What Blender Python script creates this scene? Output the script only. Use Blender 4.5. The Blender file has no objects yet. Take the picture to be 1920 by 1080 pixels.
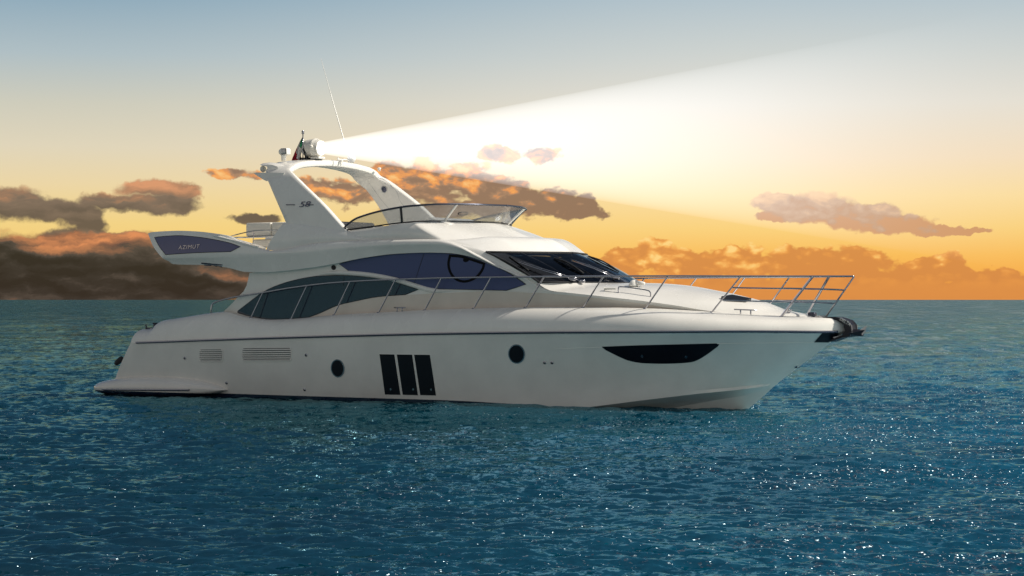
import bpy, bmesh, math, random
import numpy as np
from mathutils import Vector, Matrix
from mathutils.bvhtree import BVHTree
from mathutils.geometry import delaunay_2d_cdt
R = math.radians
scene = bpy.context.scene
col = scene.collection
random.seed(7)

# ------------------------------------------------------------------ camera
F = 4150.0                      # focal length in pixels of a 1920 wide picture
HOR = 562.0                     # row of the horizon
TH = R(34)
FW = Vector((-math.sin(TH), math.cos(TH), 0))      # view direction (level)
RT = Vector((math.cos(TH), math.sin(TH), 0))
CAM = Vector((36.76, -39.61, 2.18))
cam_d = bpy.data.cameras.new("camera")
cam_d.sensor_width = 36.0
cam_d.lens = F / 1920 * 36
cam_d.shift_y = (HOR - 540) / 1920
cam_d.clip_start = 0.5
cam_d.clip_end = 90000
cam = bpy.data.objects.new("camera", cam_d)
col.objects.link(cam)
cam.location = CAM
cam.rotation_euler = (R(90), 0, TH)
scene.camera = cam
scene.view_settings.view_transform = 'Standard'
scene.view_settings.look = 'None'
scene.view_settings.exposure = 0
scene.view_settings.gamma = 1
scene.cycles.max_bounces = 8
scene.cycles.volume_bounces = 0
scene.cycles.volume_max_steps = 256
scene.cycles.sample_clamp_indirect = 6
scene.cycles.use_denoising = True

def lin(r, g, b):
    f = lambda c: (c / 255 / 12.92) if c <= 10 else ((c / 255 + 0.055) / 1.055) ** 2.4
    return (f(r), f(g), f(b), 1)

# ------------------------------------------------------------------ sun
SUN = Vector((0.74, 0.30, 0.64)).normalized()
sd = bpy.data.lights.new("sun", 'SUN')
sd.energy = 5.0
sd.angle = R(0.55)
sd.color = (1.0, 0.93, 0.82)
sun = bpy.data.objects.new("sun", sd)
col.objects.link(sun)
sun.rotation_euler = (-SUN).to_track_quat('-Z', 'Y').to_euler()

# ------------------------------------------------------------------ world
class NB:
    """small node-graph helper"""
    def __init__(s, nt): s.nt = nt
    def n(s, t): return s.nt.nodes.new(t)
    def put(s, sock, v):
        if isinstance(v, bpy.types.NodeSocket): s.nt.links.new(v, sock)
        elif v is not None: sock.default_value = v
    def m(s, op, a, b=None, c=None, clamp=False):
        x = s.n('ShaderNodeMath'); x.operation = op; x.use_clamp = clamp
        s.put(x.inputs[0], a); s.put(x.inputs[1], b); s.put(x.inputs[2], c)
        return x.outputs[0]
    def v(s, op, a, b=None):
        x = s.n('ShaderNodeVectorMath'); x.operation = op
        s.put(x.inputs[0], a); s.put(x.inputs[1], b)
        return x.outputs['Value'] if op in ('DOT_PRODUCT', 'LENGTH') else x.outputs[0]
    def xyz(s, x, y, z=0.0):
        c = s.n('ShaderNodeCombineXYZ')
        s.put(c.inputs[0], x); s.put(c.inputs[1], y); s.put(c.inputs[2], z)
        return c.outputs[0]
    def sep(s, v):
        c = s.n('ShaderNodeSeparateXYZ'); s.put(c.inputs[0], v); return c.outputs
    def noise(s, vec, scale, detail=4, rough=0.55, dist=0.0, out=0):
        t = s.n('ShaderNodeTexNoise'); s.put(t.inputs['Vector'], vec)
        t.inputs['Scale'].default_value = scale; t.inputs['Detail'].default_value = detail
        t.inputs['Roughness'].default_value = rough; t.inputs['Distortion'].default_value = dist
        return t.outputs[out]
    def ss(s, v, a, b, lo=0.0, hi=1.0, lin_=False):
        t = s.n('ShaderNodeMapRange'); t.interpolation_type = 'LINEAR' if lin_ else 'SMOOTHSTEP'
        s.put(t.inputs['Value'], v); t.inputs['From Min'].default_value = a; t.inputs['From Max'].default_value = b
        t.inputs['To Min'].default_value = lo; t.inputs['To Max'].default_value = hi
        return t.outputs[0]
    def mix(s, f, a, b):
        t = s.n('ShaderNodeMix'); t.data_type = 'RGBA'
        s.put(t.inputs[0], f); s.put(t.inputs[6], a); s.put(t.inputs[7], b)
        return t.outputs[2]
    def ramp(s, f, stops):
        t = s.n('ShaderNodeValToRGB'); s.put(t.inputs[0], f)
        e = t.color_ramp.elements
        while len(e) > 1: e.remove(e[-1])
        e[0].position = stops[0][0]; e[0].color = stops[0][1]
        for p, c in stops[1:]:
            k = e.new(p); k.color = c
        return t.outputs[0]

world = bpy.data.worlds.new("World")
scene.world = world
world.use_nodes = True
wt = world.node_tree
wt.nodes.clear()
W = NB(wt)
wo = W.n('ShaderNodeOutputWorld'); bg = W.n('ShaderNodeBackground')
wt.links.new(bg.outputs[0], wo.inputs[0])
tc = W.n('ShaderNodeTexCoord').outputs['Generated']
# azimuth / elevation of the sky direction, in units of 1/1000 of the focal length
az = W.m('ARCTAN2', W.v('DOT_PRODUCT', tc, tuple(RT)), W.v('DOT_PRODUCT', tc, tuple(FW)))
el = W.m('ARCSINE', W.sep(tc)[2])
X = W.m('MULTIPLY_ADD', az, F, 960.0)             # sky longitude
Y = W.m('MULTIPLY_ADD', el, -F, HOR)              # sky height (down = bigger)
P0 = W.xyz(X, Y)
g = W.ss(Y, 562, -300, 0, 1, True)                # 0 horizon .. 1 high
def gy(y): return (562 - y) / 862
right = W.ramp(g, [(gy(562), lin(224, 138, 58)), (gy(525), lin(246, 170, 74)), (gy(480), lin(250, 190, 92)), (gy(430), lin(251, 210, 126)),
                   (gy(370), lin(252, 222, 160)), (gy(300), lin(245, 223, 190)), (gy(200), lin(230, 224, 211)), (gy(100), lin(206, 211, 208)),
                   (gy(0), lin(180, 196, 204)), (gy(-120), lin(112, 144, 170)), (1.0, lin(70, 100, 130))])
left = W.ramp(g, [(gy(562), lin(232, 168, 96)), (gy(470), lin(246, 205, 118)), (gy(420), lin(243, 211, 134)), (gy(350), lin(236, 214, 166)),
                  (gy(280), lin(224, 213, 186)), (gy(200), lin(206, 204, 188)), (gy(110), lin(176, 191, 196)), (gy(0), lin(142, 170, 187)), (gy(-120), lin(98, 130, 156)), (1.0, lin(62, 90, 118))])
sky = W.mix(W.ss(X, 100, 1500), left, right)

BLOBS = {
 'bank': [(-200, 520, 330, 70), (60, 512, 230, 66), (250, 508, 220, 62), (420, 520, 170, 42), (-600, 520, 400, 80), (-1300, 515, 600, 70),
          (520, 535, 160, 30), (150, 545, 420, 34), (180, 462, 110, 22), (60, 470, 120, 26)],
 'streak': [(20, 385, 90, 28), (100, 397, 66, 22), (155, 404, 46, 24), (180, 425, 30, 22), (215, 380, 60, 14), (262, 384, 60, 17),
            (320, 384, 56, 22), (300, 357, 66, 16), (345, 366, 34, 16), (130, 448, 46, 18), (190, 452, 74, 14), (240, 446, 50, 9),
            (478, 412, 46, 9), (-120, 380, 120, 30)],
 'mid': [(438, 328, 46, 12), (590, 356, 44, 22), (650, 362, 60, 24), (735, 332, 50, 34), (800, 350, 70, 42), (870, 345, 60, 38), (790, 320, 40, 20),
         (935, 368, 70, 38), (1000, 380, 60, 30), (1062, 386, 56, 26), (1098, 396, 36, 16), (930, 288, 42, 16), (1016, 292, 30, 16), (860, 392, 130, 18)],
 'lens': [(1470, 385, 60, 22), (1530, 392, 76, 29), (1600, 408, 80, 26), (1670, 422, 76, 19), (1740, 434, 60, 10), (1800, 437, 40, 5), (1450, 408, 40, 9)],
 'low': [(1175, 490, 46, 30), (1228, 480, 48, 34), (1300, 496, 70, 32), (1395, 492, 66, 36), (1480, 500, 80, 36), (1580, 500, 110, 36), (1680, 520, 90, 30),
         (1760, 506, 60, 30), (1840, 528, 80, 26), (1960, 540, 120, 24), (1500, 552, 620, 44), (1100, 530, 120, 40), (2300, 530, 300, 40), (950, 545, 200, 30)],
}
wrp = W.noise(P0, 1 / 42, 4, 0.6, out=1)
P1 = W.v('ADD', P0, W.v('MULTIPLY', W.v('SUBTRACT', wrp, (0.5, 0.5, 0.5)), (52, 30, 0)))
Pn = W.v('MULTIPLY', P0, (1, 1.7, 1))
Pl = W.v('MULTIPLY', P1, (0.55, 1.9, 1))
n_puff = W.noise(Pn, 1 / 52, 7, 0.52, 0.3)
n_puff2 = W.noise(W.v('ADD', Pn, (-9, 16, 0)), 1 / 52, 7, 0.52, 0.3)
n_wisp = W.noise(Pl, 1 / 75, 6, 0.55, 0.2)
n_wisp2 = W.noise(W.v('ADD', Pl, (-6, 24, 0)), 1 / 75, 5, 0.5, 0.2)
def billow(vec, sc_):
    t = W.n('ShaderNodeTexVoronoi'); t.feature = 'SMOOTH_F1'; t.inputs['Smoothness'].default_value = 0.35
    t.inputs['Scale'].default_value = sc_; t.inputs['Detail'].default_value = 1.6; t.inputs['Roughness'].default_value = 0.55
    W.put(t.inputs['Vector'], vec); return t.outputs['Distance']
Pb = W.v('ADD', Pn, W.v('MULTIPLY', W.v('SUBTRACT', wrp, (0.5, 0.5, 0.5)), (24, 24, 0)))
bil = W.m('SUBTRACT', 0.75, billow(Pb, 1 / 36))
def field(name):
    acc = None
    for cx, cy, rx, ry in BLOBS[name]:
        q = W.v('MULTIPLY', W.v('SUBTRACT', P1, (cx, cy, 0)), (1 / rx, 1 / ry, 0))
        f = W.m('SUBTRACT', 1.0, W.m('MULTIPLY', W.v('DOT_PRODUCT', q, q), 0.62))
        acc = f if acc is None else W.m('SMOOTH_MAX', acc, f, 0.25)
    return acc
def dens(f, n, amp, lo, hi):
    return W.ss(W.m('ADD', f, W.m('MULTIPLY', W.m('SUBTRACT', n, 0.5), amp)), lo, hi)
relief_p = W.m('MULTIPLY', W.m('SUBTRACT', n_puff, n_puff2), 2.6)
relief_w = W.m('MULTIPLY', W.m('SUBTRACT', n_wisp, n_wisp2), 1.7)
relief_b = W.m('ADD', W.m('MULTIPLY', W.m('SUBTRACT', bil, 0.35), 0.9), W.m('MULTIPLY', relief_p, 0.5))
# golden cumulus along the right horizon
f = field('low'); f = W.m('ADD', f, W.m('MULTIPLY', bil, 0.5)); d = dens(f, n_puff, 1.1, 0.28, 0.50)
def bump_x(c0, w, h): return W.ss(W.m('ABSOLUTE', W.m('SUBTRACT', X, c0)), w * 0.4, w, h, 0)
xt = W.m('MULTIPLY', W.m('ADD', W.m('ADD', bump_x(1235, 60, 0.22), bump_x(1412, 75, 0.34)), bump_x(1550, 100, -0.24)), W.ss(Y, 535, 500))
t = W.m('ADD', W.m('ADD', W.ss(Y, 545, 462, 0.16, 0.90, True), xt), W.m('MULTIPLY', relief_b, W.ss(Y, 545, 495, 0.05, 1.5)))
c = W.ramp(t, [(0.0, lin(214, 138, 72)), (0.3, lin(226, 148, 74)), (0.5, lin(240, 166, 86)), (0.72, lin(250, 190, 104)), (1.0, lin(255, 214, 134))])
sky = W.mix(W.m('MULTIPLY', d, 0.9), sky, c)
# pink grey lens cloud
f = field('lens'); f = W.m('ADD', f, W.m('MULTIPLY', bil, 0.25)); d = dens(f, n_puff, 0.75, 0.14, 0.46)
t = W.m('ADD', W.ss(Y, 440, 360, 0, 1, True), W.m('ADD', W.m('MULTIPLY', relief_p, 0.3), W.m('MULTIPLY', relief_b, 0.5)))
c = W.ramp(t, [(0.0, lin(208, 150, 100)), (0.2, lin(198, 154, 118)), (0.45, lin(208, 170, 138)), (0.7, lin(234, 190, 146)), (1.0, lin(248, 206, 158))])
sky = W.mix(W.m('MULTIPLY', d, 0.95), sky, c)
# orange and brown broken cloud in the middle
f = field('mid'); f = W.m('ADD', f, W.m('MULTIPLY', bil, 0.5)); d = dens(f, n_puff, 1.5, 0.14, 0.50)
t = W.m('ADD', W.m('ADD', W.ss(Y, 410, 310, 0, 0.9, True), W.ss(X, 1060, 800, -0.22, 0.12, True)), W.m('ADD', W.m('MULTIPLY', relief_p, 0.7), W.m('MULTIPLY', relief_b, 0.8)))
c = W.ramp(t, [(0.0, lin(140, 108, 88)), (0.28, lin(166, 126, 98)), (0.45, lin(216, 142, 88)), (0.65, lin(244, 162, 84)), (1.0, lin(252, 196, 124))])
sky = W.mix(W.m('MULTIPLY', d, 0.92), sky, c)
# grey streaks on the left
f = field('streak'); d = dens(f, n_wisp, 1.5, 0.05, 0.6)
t = W.m('ADD', W.m('ADD', W.ss(Y, 400, 345, 0.1, 0.9, True), W.ss(Y, 425, 448, 0, 0.55, True)), W.m('MULTIPLY', relief_w, 0.9))
c = W.ramp(t, [(0.0, lin(88, 76, 70)), (0.4, lin(116, 98, 86)), (0.66, lin(158, 116, 90)), (1.0, lin(216, 148, 106))])
sky = W.mix(W.m('MULTIPLY', d, 0.92), sky, c)
# dark bank on the left horizon
f = field('bank'); d = dens(f, n_wisp, 1.3, 0.0, 0.5)
t = W.m('ADD', W.m('MULTIPLY', W.ss(Y, 495, 448, 0.12, 0.85, True), W.ss(W.m('ABSOLUTE', W.m('SUBTRACT', X, 170)), 60, 240, 1.0, 0.30)), W.m('MULTIPLY', relief_w, 0.9))
t = W.m('ADD', t, W.m('MULTIPLY', W.ss(X, 260, 470, 0, 0.3), W.ss(W.m('ABSOLUTE', W.m('SUBTRACT', Y, 512)), 10, 40, 1, 0.3)))
t = W.m('ADD', t, W.ss(Y, 535, 560, 0, 0.1, True))
c = W.ramp(t, [(0.0, lin(33, 34, 33)), (0.22, lin(47, 46, 44)), (0.42, lin(76, 69, 63)), (0.62, lin(132, 94, 72)), (1.0, lin(226, 146, 92))])
sky = W.mix(W.m('MULTIPLY', d, 0.97), sky, c)

st = W.n('ShaderNodeTexSky'); st.sky_type = 'NISHITA'; st.sun_disc = False
st.sun_elevation = math.asin(SUN.z)
st.sun_rotation = math.atan2(SUN.x, SUN.y)
nish = W.v('SCALE', st.outputs[0]); nish.node.inputs['Scale'].default_value = 0.045
upper = W.mix(W.ss(el, 0.16, 0.5), sky, nish)
# unseen sky behind the viewer, toned pale and warm to fill the shaded hull
front = W.ss(W.v('DOT_PRODUCT', tc, tuple(FW)), -0.25, 0.75)
back = W.ramp(W.m('MAXIMUM', W.sep(tc)[2], 0.0), [(0, lin(218, 202, 188)), (0.25, lin(166, 166, 166)), (1, lin(70, 86, 108))])
fin = W.mix(front, back, upper)
W.put(bg.inputs[0], fin)
bg.inputs[1].default_value = 1.0
world.cycles.sampling_method = 'MANUAL'
world.cycles.sample_map_resolution = 1024

# ------------------------------------------------------------------ materials
def mat(name, base, rough=0.4, metal=0.0, coat=0.0, var=0.0, vscale=3.0, bump=0.0, bscale=60, spec=0.5, rvar=0.0, trans=0.0, emit=None, ior=1.45):
    m = bpy.data.materials.new(name); m.use_nodes = True
    b = m.node_tree.nodes['Principled BSDF']; N = NB(m.node_tree)
    b.inputs['Base Color'].default_value = (*base[:3], 1)
    b.inputs['Roughness'].default_value = rough; b.inputs['Metallic'].default_value = metal
    b.inputs['Coat Weight'].default_value = coat; b.inputs['Coat Roughness'].default_value = 0.04
    b.inputs['Specular IOR Level'].default_value = spec
    b.inputs['Transmission Weight'].default_value = trans
    b.inputs['IOR'].default_value = ior
    tco = N.n('ShaderNodeTexCoord').outputs['Object']
    if var:
        nz = N.noise(tco, vscale, 5, 0.6)
        k = N.ss(nz, 0.3, 0.7, 1 - var, 1 + var * 0.4)
        N.put(b.inputs['Base Color'], N.mix(1.0, (*base[:3], 1), (1, 1, 1, 1)))
        mx = b.inputs['Base Color'].links[0].from_node; mx.blend_type = 'MULTIPLY'
        N.put(mx.inputs[7], N.xyz(k, k, k))
    if rvar:
        N.put(b.inputs['Roughness'], N.ss(N.noise(tco, 1.7, 4), 0.3, 0.7, rough, rough + rvar))
    if bump:
        bp = N.n('ShaderNodeBump'); bp.inputs['Strength'].default_value = bump; bp.inputs['Distance'].default_value = 0.01
        N.put(bp.inputs['Height'], N.noise(tco, bscale, 3)); N.put(b.inputs['Normal'], bp.outputs[0])
    if emit:
        b.inputs['Emission Color'].default_value = (*emit[:3], 1); b.inputs['Emission Strength'].default_value = emit[3]
    return m
M = {}
M['gel'] = mat('white_gelcoat', (0.83, 0.805, 0.75), 0.22, coat=0.35, var=0.05, vscale=1.3, bump=0.02, bscale=1.6, rvar=0.08)
M['hullgel'] = mat('hull_gelcoat', (0.80, 0.77, 0.715), 0.16, coat=0.6, var=0.08, vscale=0.9, bump=0.02, bscale=1.2, rvar=0.06)
def waterline_tone(m):  # dark navy below a waterline height that drops toward the bow
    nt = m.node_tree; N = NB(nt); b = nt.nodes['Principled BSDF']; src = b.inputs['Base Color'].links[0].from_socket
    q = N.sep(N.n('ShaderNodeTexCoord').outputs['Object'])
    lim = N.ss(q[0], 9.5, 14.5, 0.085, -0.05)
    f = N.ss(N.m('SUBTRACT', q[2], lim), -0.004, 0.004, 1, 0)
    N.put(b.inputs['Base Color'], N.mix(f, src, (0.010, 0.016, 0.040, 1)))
waterline_tone(M['hullgel'])
M['taupe'] = mat('shade_warm_grey', (0.74, 0.66, 0.57), 0.35, coat=0.2, var=0.06)  # base colour holds the shade and deck bounce of the lower cabin side
M['ring'] = mat('black_film', (0.003, 0.003, 0.004), 0.6, spec=0.15)
M['glass2'] = mat('mirror_tint_glass', (0.022, 0.034, 0.055), 0.03, ior=2.0, bump=0.35, bscale=0.9)
M['glass'] = mat('dark_blue_glass', (0.085, 0.095, 0.20), 0.06, ior=1.5, bump=0.02, bscale=1.5)
M['black'] = mat('black_glass', (0.006, 0.006, 0.010), 0.28, spec=0.35)
M['blackp'] = mat('black_plastic', (0.012, 0.012, 0.014), 0.4, var=0.2)
M['steel'] = mat('polished_steel', (0.42, 0.42, 0.45), 0.14, metal=1.0, rvar=0.1)
M['dsteel'] = mat('dark_steel', (0.07, 0.075, 0.10), 0.25, metal=0.6)
M['rub'] = mat('steel_strip_dark', (0.10, 0.11, 0.16), 0.22, metal=0.7)
M['vinyl'] = mat('cream_vinyl', (0.72, 0.69, 0.62), 0.55, bump=0.15, bscale=40, var=0.06)
M['teak'] = mat('teak', (0.36, 0.22, 0.12), 0.6, var=0.25, vscale=8)
M['deck'] = mat('deck_paint', (0.70, 0.68, 0.64), 0.55, bump=0.1, bscale=150)
M['lens'] = mat('lit_lens', (1, 1, 1), 0.2, emit=(0.95, 0.98, 1.0, 12))
M['rubber'] = mat('rubber', (0.02, 0.02, 0.022), 0.6)
M['chrome'] = mat('chrome_letters', (0.75, 0.78, 0.82), 0.15, metal=1.0)
M['inside'] = mat('cabin_lining', (0.20, 0.17, 0.15), 0.7, var=0.2)
M['anti'] = mat('antifouling', (0.012, 0.02, 0.045), 0.5, var=0.2)
M['galv'] = mat('black_anchor_steel', (0.02, 0.02, 0.028), 0.35, metal=0.3, var=0.3, vscale=9)
M['alu'] = mat('bare_aluminium', (0.55, 0.55, 0.55), 0.35, metal=0.9, var=0.2)
def glassmat(name, tint, milk=0.0, ior=1.3):
    m = bpy.data.materials.new(name); m.use_nodes = True; nt = m.node_tree; nt.nodes.clear(); N = NB(nt)
    o = N.n('ShaderNodeOutputMaterial'); t = N.n('ShaderNodeBsdfTransparent'); g_ = N.n('ShaderNodeBsdfGlossy')
    t.inputs[0].default_value = (*tint, 1); tl_ = N.n('ShaderNodeBsdfTranslucent'); tl_.inputs[0].default_value = (0.75, 0.72, 0.66, 1); df_ = N.n('ShaderNodeBsdfDiffuse'); df_.inputs[0].default_value = (0.75, 0.72, 0.66, 1); g_.inputs['Roughness'].default_value = 0.03
    fr = N.n('ShaderNodeFresnel'); fr.inputs[0].default_value = ior
    mx = N.n('ShaderNodeMixShader'); N.put(mx.inputs[0], fr.outputs[0])
    m1 = N.n('ShaderNodeMixShader'); m1.inputs[0].default_value = 0.5; nt.links.new(tl_.outputs[0], m1.inputs[1]); nt.links.new(df_.outputs[0], m1.inputs[2])
    m2 = N.n('ShaderNodeMixShader'); m2.inputs[0].default_value = milk; nt.links.new(t.outputs[0], m2.inputs[1]); nt.links.new(m1.outputs[0], m2.inputs[2])
    nt.links.new(m2.outputs[0], mx.inputs[1]); nt.links.new(g_.outputs[0], mx.inputs[2]); nt.links.new(mx.outputs[0], o.inputs[0])
    return m
M['smoke'] = glassmat('smoked_screen', (0.55, 0.58, 0.60), milk=0.25)
M['wscreen'] = glassmat('tinted_windscreen', (0.34, 0.38, 0.46), ior=1.35)

# ------------------------------------------------------------------ helpers
def link(name, me, parent=None):
    o = bpy.data.objects.new(name, me); col.objects.link(o)
    if parent: o.parent = parent
    return o
def mesh(name, V, Fc, m, parent=None, smooth=True, angle=None):
    me = bpy.data.meshes.new(name)
    me.from_pydata([tuple(v) for v in V], [], Fc)
    bm = bmesh.new(); bm.from_mesh(me)
    bmesh.ops.remove_doubles(bm, verts=bm.verts, dist=0.0004)
    bmesh.ops.recalc_face_normals(bm, faces=bm.faces)
    if angle is not None:
        for e in bm.edges:
            if len(e.link_faces) == 2 and e.calc_face_angle(0) > R(angle): e.smooth = False
    bm.to_mesh(me); bm.free()
    me.materials.append(M[m] if isinstance(m, str) else m)
    for p in me.polygons: p.use_smooth = smooth
    return link(name, me, parent)
def U(px, py, b):
    """the point at half-breadth b (starboard) that is seen at px, py"""
    d = FW + RT * ((px - 960) / F) + Vector((0, 0, (HOR - py) / F))
    t = (-b - CAM.y) / d.y
    return CAM + d * t
def ray(px, py):
    return (FW + RT * ((px - 960) / F) + Vector((0, 0, (HOR - py) / F))).normalized()
class Cv:
    """half-breadth and height as smooth functions of x, through given points"""
    def __init__(s, pts, raw=False):
        P = sorted([tuple(p) if raw else tuple(U(*p)) for p in pts])
        s.x = np.array([p[0] for p in P]); s.y = np.array([p[1] for p in P]); s.z = np.array([p[2] for p in P])
        s.x0, s.x1 = s.x[0], s.x[-1]
        s.dy = s.slopes(s.y); s.dz = s.slopes(s.z)
    def slopes(s, v):
        h = np.diff(s.x); dl = np.diff(v) / h
        m = np.zeros(len(v)); m[0] = dl[0]; m[-1] = dl[-1]
        for i in range(1, len(v) - 1):
            if dl[i - 1] * dl[i] > 0:
                w1 = 2 * h[i] + h[i - 1]; w2 = h[i] + 2 * h[i - 1]
                m[i] = (w1 + w2) / (w1 / dl[i - 1] + w2 / dl[i])
        return m
    def at(s, x):
        x = min(max(x, s.x0), s.x1)
        i = int(min(max(np.searchsorted(s.x, x) - 1, 0), len(s.x) - 2)); h = s.x[i + 1] - s.x[i]; t = (x - s.x[i]) / h
        a = (1 + 2 * t) * (1 - t) ** 2; b = t * (1 - t) ** 2; c = t * t * (3 - 2 * t); d = t * t * (t - 1)
        return Vector((x, a * s.y[i] + b * h * s.dy[i] + c * s.y[i + 1] + d * h * s.dy[i + 1],
                       a * s.z[i] + b * h * s.dz[i] + c * s.z[i + 1] + d * h * s.dz[i + 1]))
    def fr(s, t): return s.at(s.x0 + (s.x1 - s.x0) * t)
def cat(P, n=8, closed=False):
    """Catmull-Rom through points (Vectors), n steps per span"""
    P = [Vector(p) for p in P]; out = []; L = len(P)
    for i in range(L if closed else L - 1):
        p1 = P[i]; p2 = P[(i + 1) % L]
        p0 = P[i - 1] if (i > 0 or closed) else p1 * 2 - p2
        p3 = P[(i + 2) % L] if (i + 2 < L or closed) else p2 * 2 - p1
        for k in range(n):
            t = k / n
            out.append(0.5 * ((2 * p1) + (p2 - p0) * t + (2 * p0 - 5 * p1 + 4 * p2 - p3) * t * t + (3 * p1 - p0 - 3 * p2 + p3) * t ** 3))
    if not closed: out.append(P[-1])
    return out
def resample(P, n):
    d = [0]
    for a, b in zip(P, P[1:]): d.append(d[-1] + (b - a).length)
    out = []; j = 0
    for k in range(n):
        s = d[-1] * k / (n - 1)
        while j < len(d) - 2 and d[j + 1] < s: j += 1
        t = (s - d[j]) / max(d[j + 1] - d[j], 1e-9)
        out.append(P[j].lerp(P[j + 1], min(max(t, 0), 1)))
    return out
def grid(rows, closed_u=False):
    """faces between rows of equal length"""
    n = len(rows[0]); V = [p for r in rows for p in r]; Fc = []
    for i in range(len(rows) - 1):
        for j in range(n - 1):
            Fc.append((i * n + j, i * n + j + 1, (i + 1) * n + j + 1, (i + 1) * n + j))
        if closed_u: Fc.append((i * n + n - 1, i * n, (i + 1) * n, (i + 1) * n + n - 1))
    return V, Fc
def mir(V, Fc):
    n = len(V)
    return V + [Vector((v[0], -v[1], v[2])) for v in V], Fc + [tuple(reversed([i + n for i in f])) for f in Fc]
def join(*parts):
    V = []; Fc = []
    for v, f in parts:
        k = len(V); V += list(v); Fc += [tuple(i + k for i in q) for q in f]
    return V, Fc
def tube(P, r, n=8, cap=True):
    P = [Vector(p) for p in P]; rows = []; up = Vector((0.13, 0.27, 0.95)).normalized(); last = None
    for i, p in enumerate(P):
        t = (P[min(i + 1, len(P) - 1)] - P[max(i - 1, 0)]).normalized()
        a = (last - t * last.dot(t)) if last is not None else (up - t * up.dot(t))
        if a.length < 1e-5: a = Vector((1, 0, 0)) - t * t.x
        a.normalize(); last = a; b = t.cross(a)
        rr = r[i] if isinstance(r, (list, tuple)) else r
        rows.append([p + (a * math.cos(2 * math.pi * k / n) + b * math.sin(2 * math.pi * k / n)) * rr for k in range(n)])
    V, Fc = grid(rows, True)
    if cap: Fc += [tuple(range(n)), tuple(range(len(V) - n, len(V)))]
    return V, Fc
def lathe(prof, o, ax, n=24):
    """prof: list of (distance along axis, radius)"""
    ax = Vector(ax).normalized(); a = ax.orthogonal().normalized(); b = ax.cross(a); o = Vector(o)
    rows = [[o + ax * s + (a * math.cos(2 * math.pi * k / n) + b * math.sin(2 * math.pi * k / n)) * max(r, 1e-4) for k in range(n)] for s, r in prof]
    V, Fc = grid(rows, True)
    return V, Fc + [tuple(range(n)), tuple(range(len(V) - n, len(V)))]
def box(c, s, bev=0.01, rot=None):
    bm = bmesh.new(); bmesh.ops.create_cube(bm, size=1)
    for v in bm.verts: v.co = Vector((v.co.x * s[0], v.co.y * s[1], v.co.z * s[2]))
    if bev: bmesh.ops.bevel(bm, geom=bm.edges[:], offset=bev, segments=3, profile=0.5, affect='EDGES')
    if rot is not None: bmesh.ops.rotate(bm, verts=bm.verts, cent=(0, 0, 0), matrix=rot)
    V = [v.co + Vector(c) for v in bm.verts]; bm.verts.index_update()
    Fc = [tuple(v.index for v in f.verts) for f in bm.faces]; bm.free()
    return V, Fc
def prism(poly, ya, yb):
    """poly: (x, z) outline; solid between y=ya and y=yb"""
    n = len(poly); V = [Vector((p[0], ya, p[1])) for p in poly] + [Vector((p[0], yb, p[1])) for p in poly]
    Fc = [tuple(range(n)), tuple(range(2 * n - 1, n - 1, -1))] + [(i, (i + 1) % n, (i + 1) % n + n, i + n) for i in range(n)]
    return V, Fc
def seg(pts, n=6, closed=False):
    return [(p.x, p.y) for p in cat([Vector((a, b, 0)) for a, b in pts], n, closed)]
def circ(cx, cy, rx, ry, n=28, tilt=0):
    o = []
    for k in range(n):
        a = 2 * math.pi * k / n; x = rx * math.cos(a); y = ry * math.sin(a)
        o.append((cx + x * math.cos(tilt) - y * math.sin(tilt), cy + x * math.sin(tilt) + y * math.cos(tilt)))
    return o
def bvh_of(*objs):
    V = []; Fc = []
    for o in objs:
        k = len(V); V += [v.co.copy() for v in o.data.vertices]; Fc += [tuple(i + k for i in p.vertices) for p in o.data.polygons]
    return BVHTree.FromPolygons(V, Fc)
def cast(bv, px, py):
    loc, nor, i, d = bv.ray_cast(CAM, ray(px, py))
    if loc is None:
        loc, nor, i, d = bv.find_nearest(U(px, py, 2.1))
    if nor.dot(ray(px, py)) > 0: nor = -nor
    return loc, nor
def panel(outline, bv, off=0.006, thick=0.012, step=9.0):
    """a thin plate laid on a curved surface, following its outline"""
    dn = []
    for i in range(len(outline)):
        a = Vector(outline[i]); b = Vector(outline[(i + 1) % len(outline)]); k = max(1, int((b - a).length / step + 0.5))
        dn += [a.lerp(b, q / k) for q in range(k)]
    pts = dn; n = len(pts)
    def inside(x, y):
        c = False
        for i in range(n):
            a = pts[i]; b = pts[i - 1]
            if (a.y > y) != (b.y > y) and x < (b.x - a.x) * (y - a.y) / (b.y - a.y) + a.x: c = not c
        return c
    def far(x, y):
        q = Vector((x, y))
        for i in range(n):
            a = pts[i - 1]; b = pts[i]; ab = b - a; t = max(0, min(1, (q - a).dot(ab) / max(ab.length_squared, 1e-9)))
            if (a + ab * t - q).length < step * 0.35: return False
        return True
    x0 = min(p.x for p in pts); x1 = max(p.x for p in pts); y0 = min(p.y for p in pts); y1 = max(p.y for p in pts)
    allp = list(pts); yy = y0 + step / 2
    while yy < y1:
        xx = x0 + step / 2
        while xx < x1:
            if inside(xx, yy) and far(xx, yy): allp.append(Vector((xx, yy)))
            xx += step
        yy += step
    v, e, f, ov, oe, of = delaunay_2d_cdt(allp, [(i, (i + 1) % n) for i in range(n)], [], 1, 1e-5)
    top = []; bot = []
    for q in v:
        loc, nor = cast(bv, q.x, q.y)
        top.append(loc + nor * off); bot.append(loc + nor * (off - thick))
    k = len(v); V = top + bot; Fc = [tuple(t) for t in f]
    cnt = {}
    for t in f:
        for a, b in zip(t, list(t[1:]) + [t[0]]):
            cnt[tuple(sorted((a, b)))] = cnt.get(tuple(sorted((a, b))), 0) + 1
    for (a, b), c in cnt.items():
        if c == 1: Fc.append((a, b, b + k, a + k))
    return V, Fc
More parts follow.
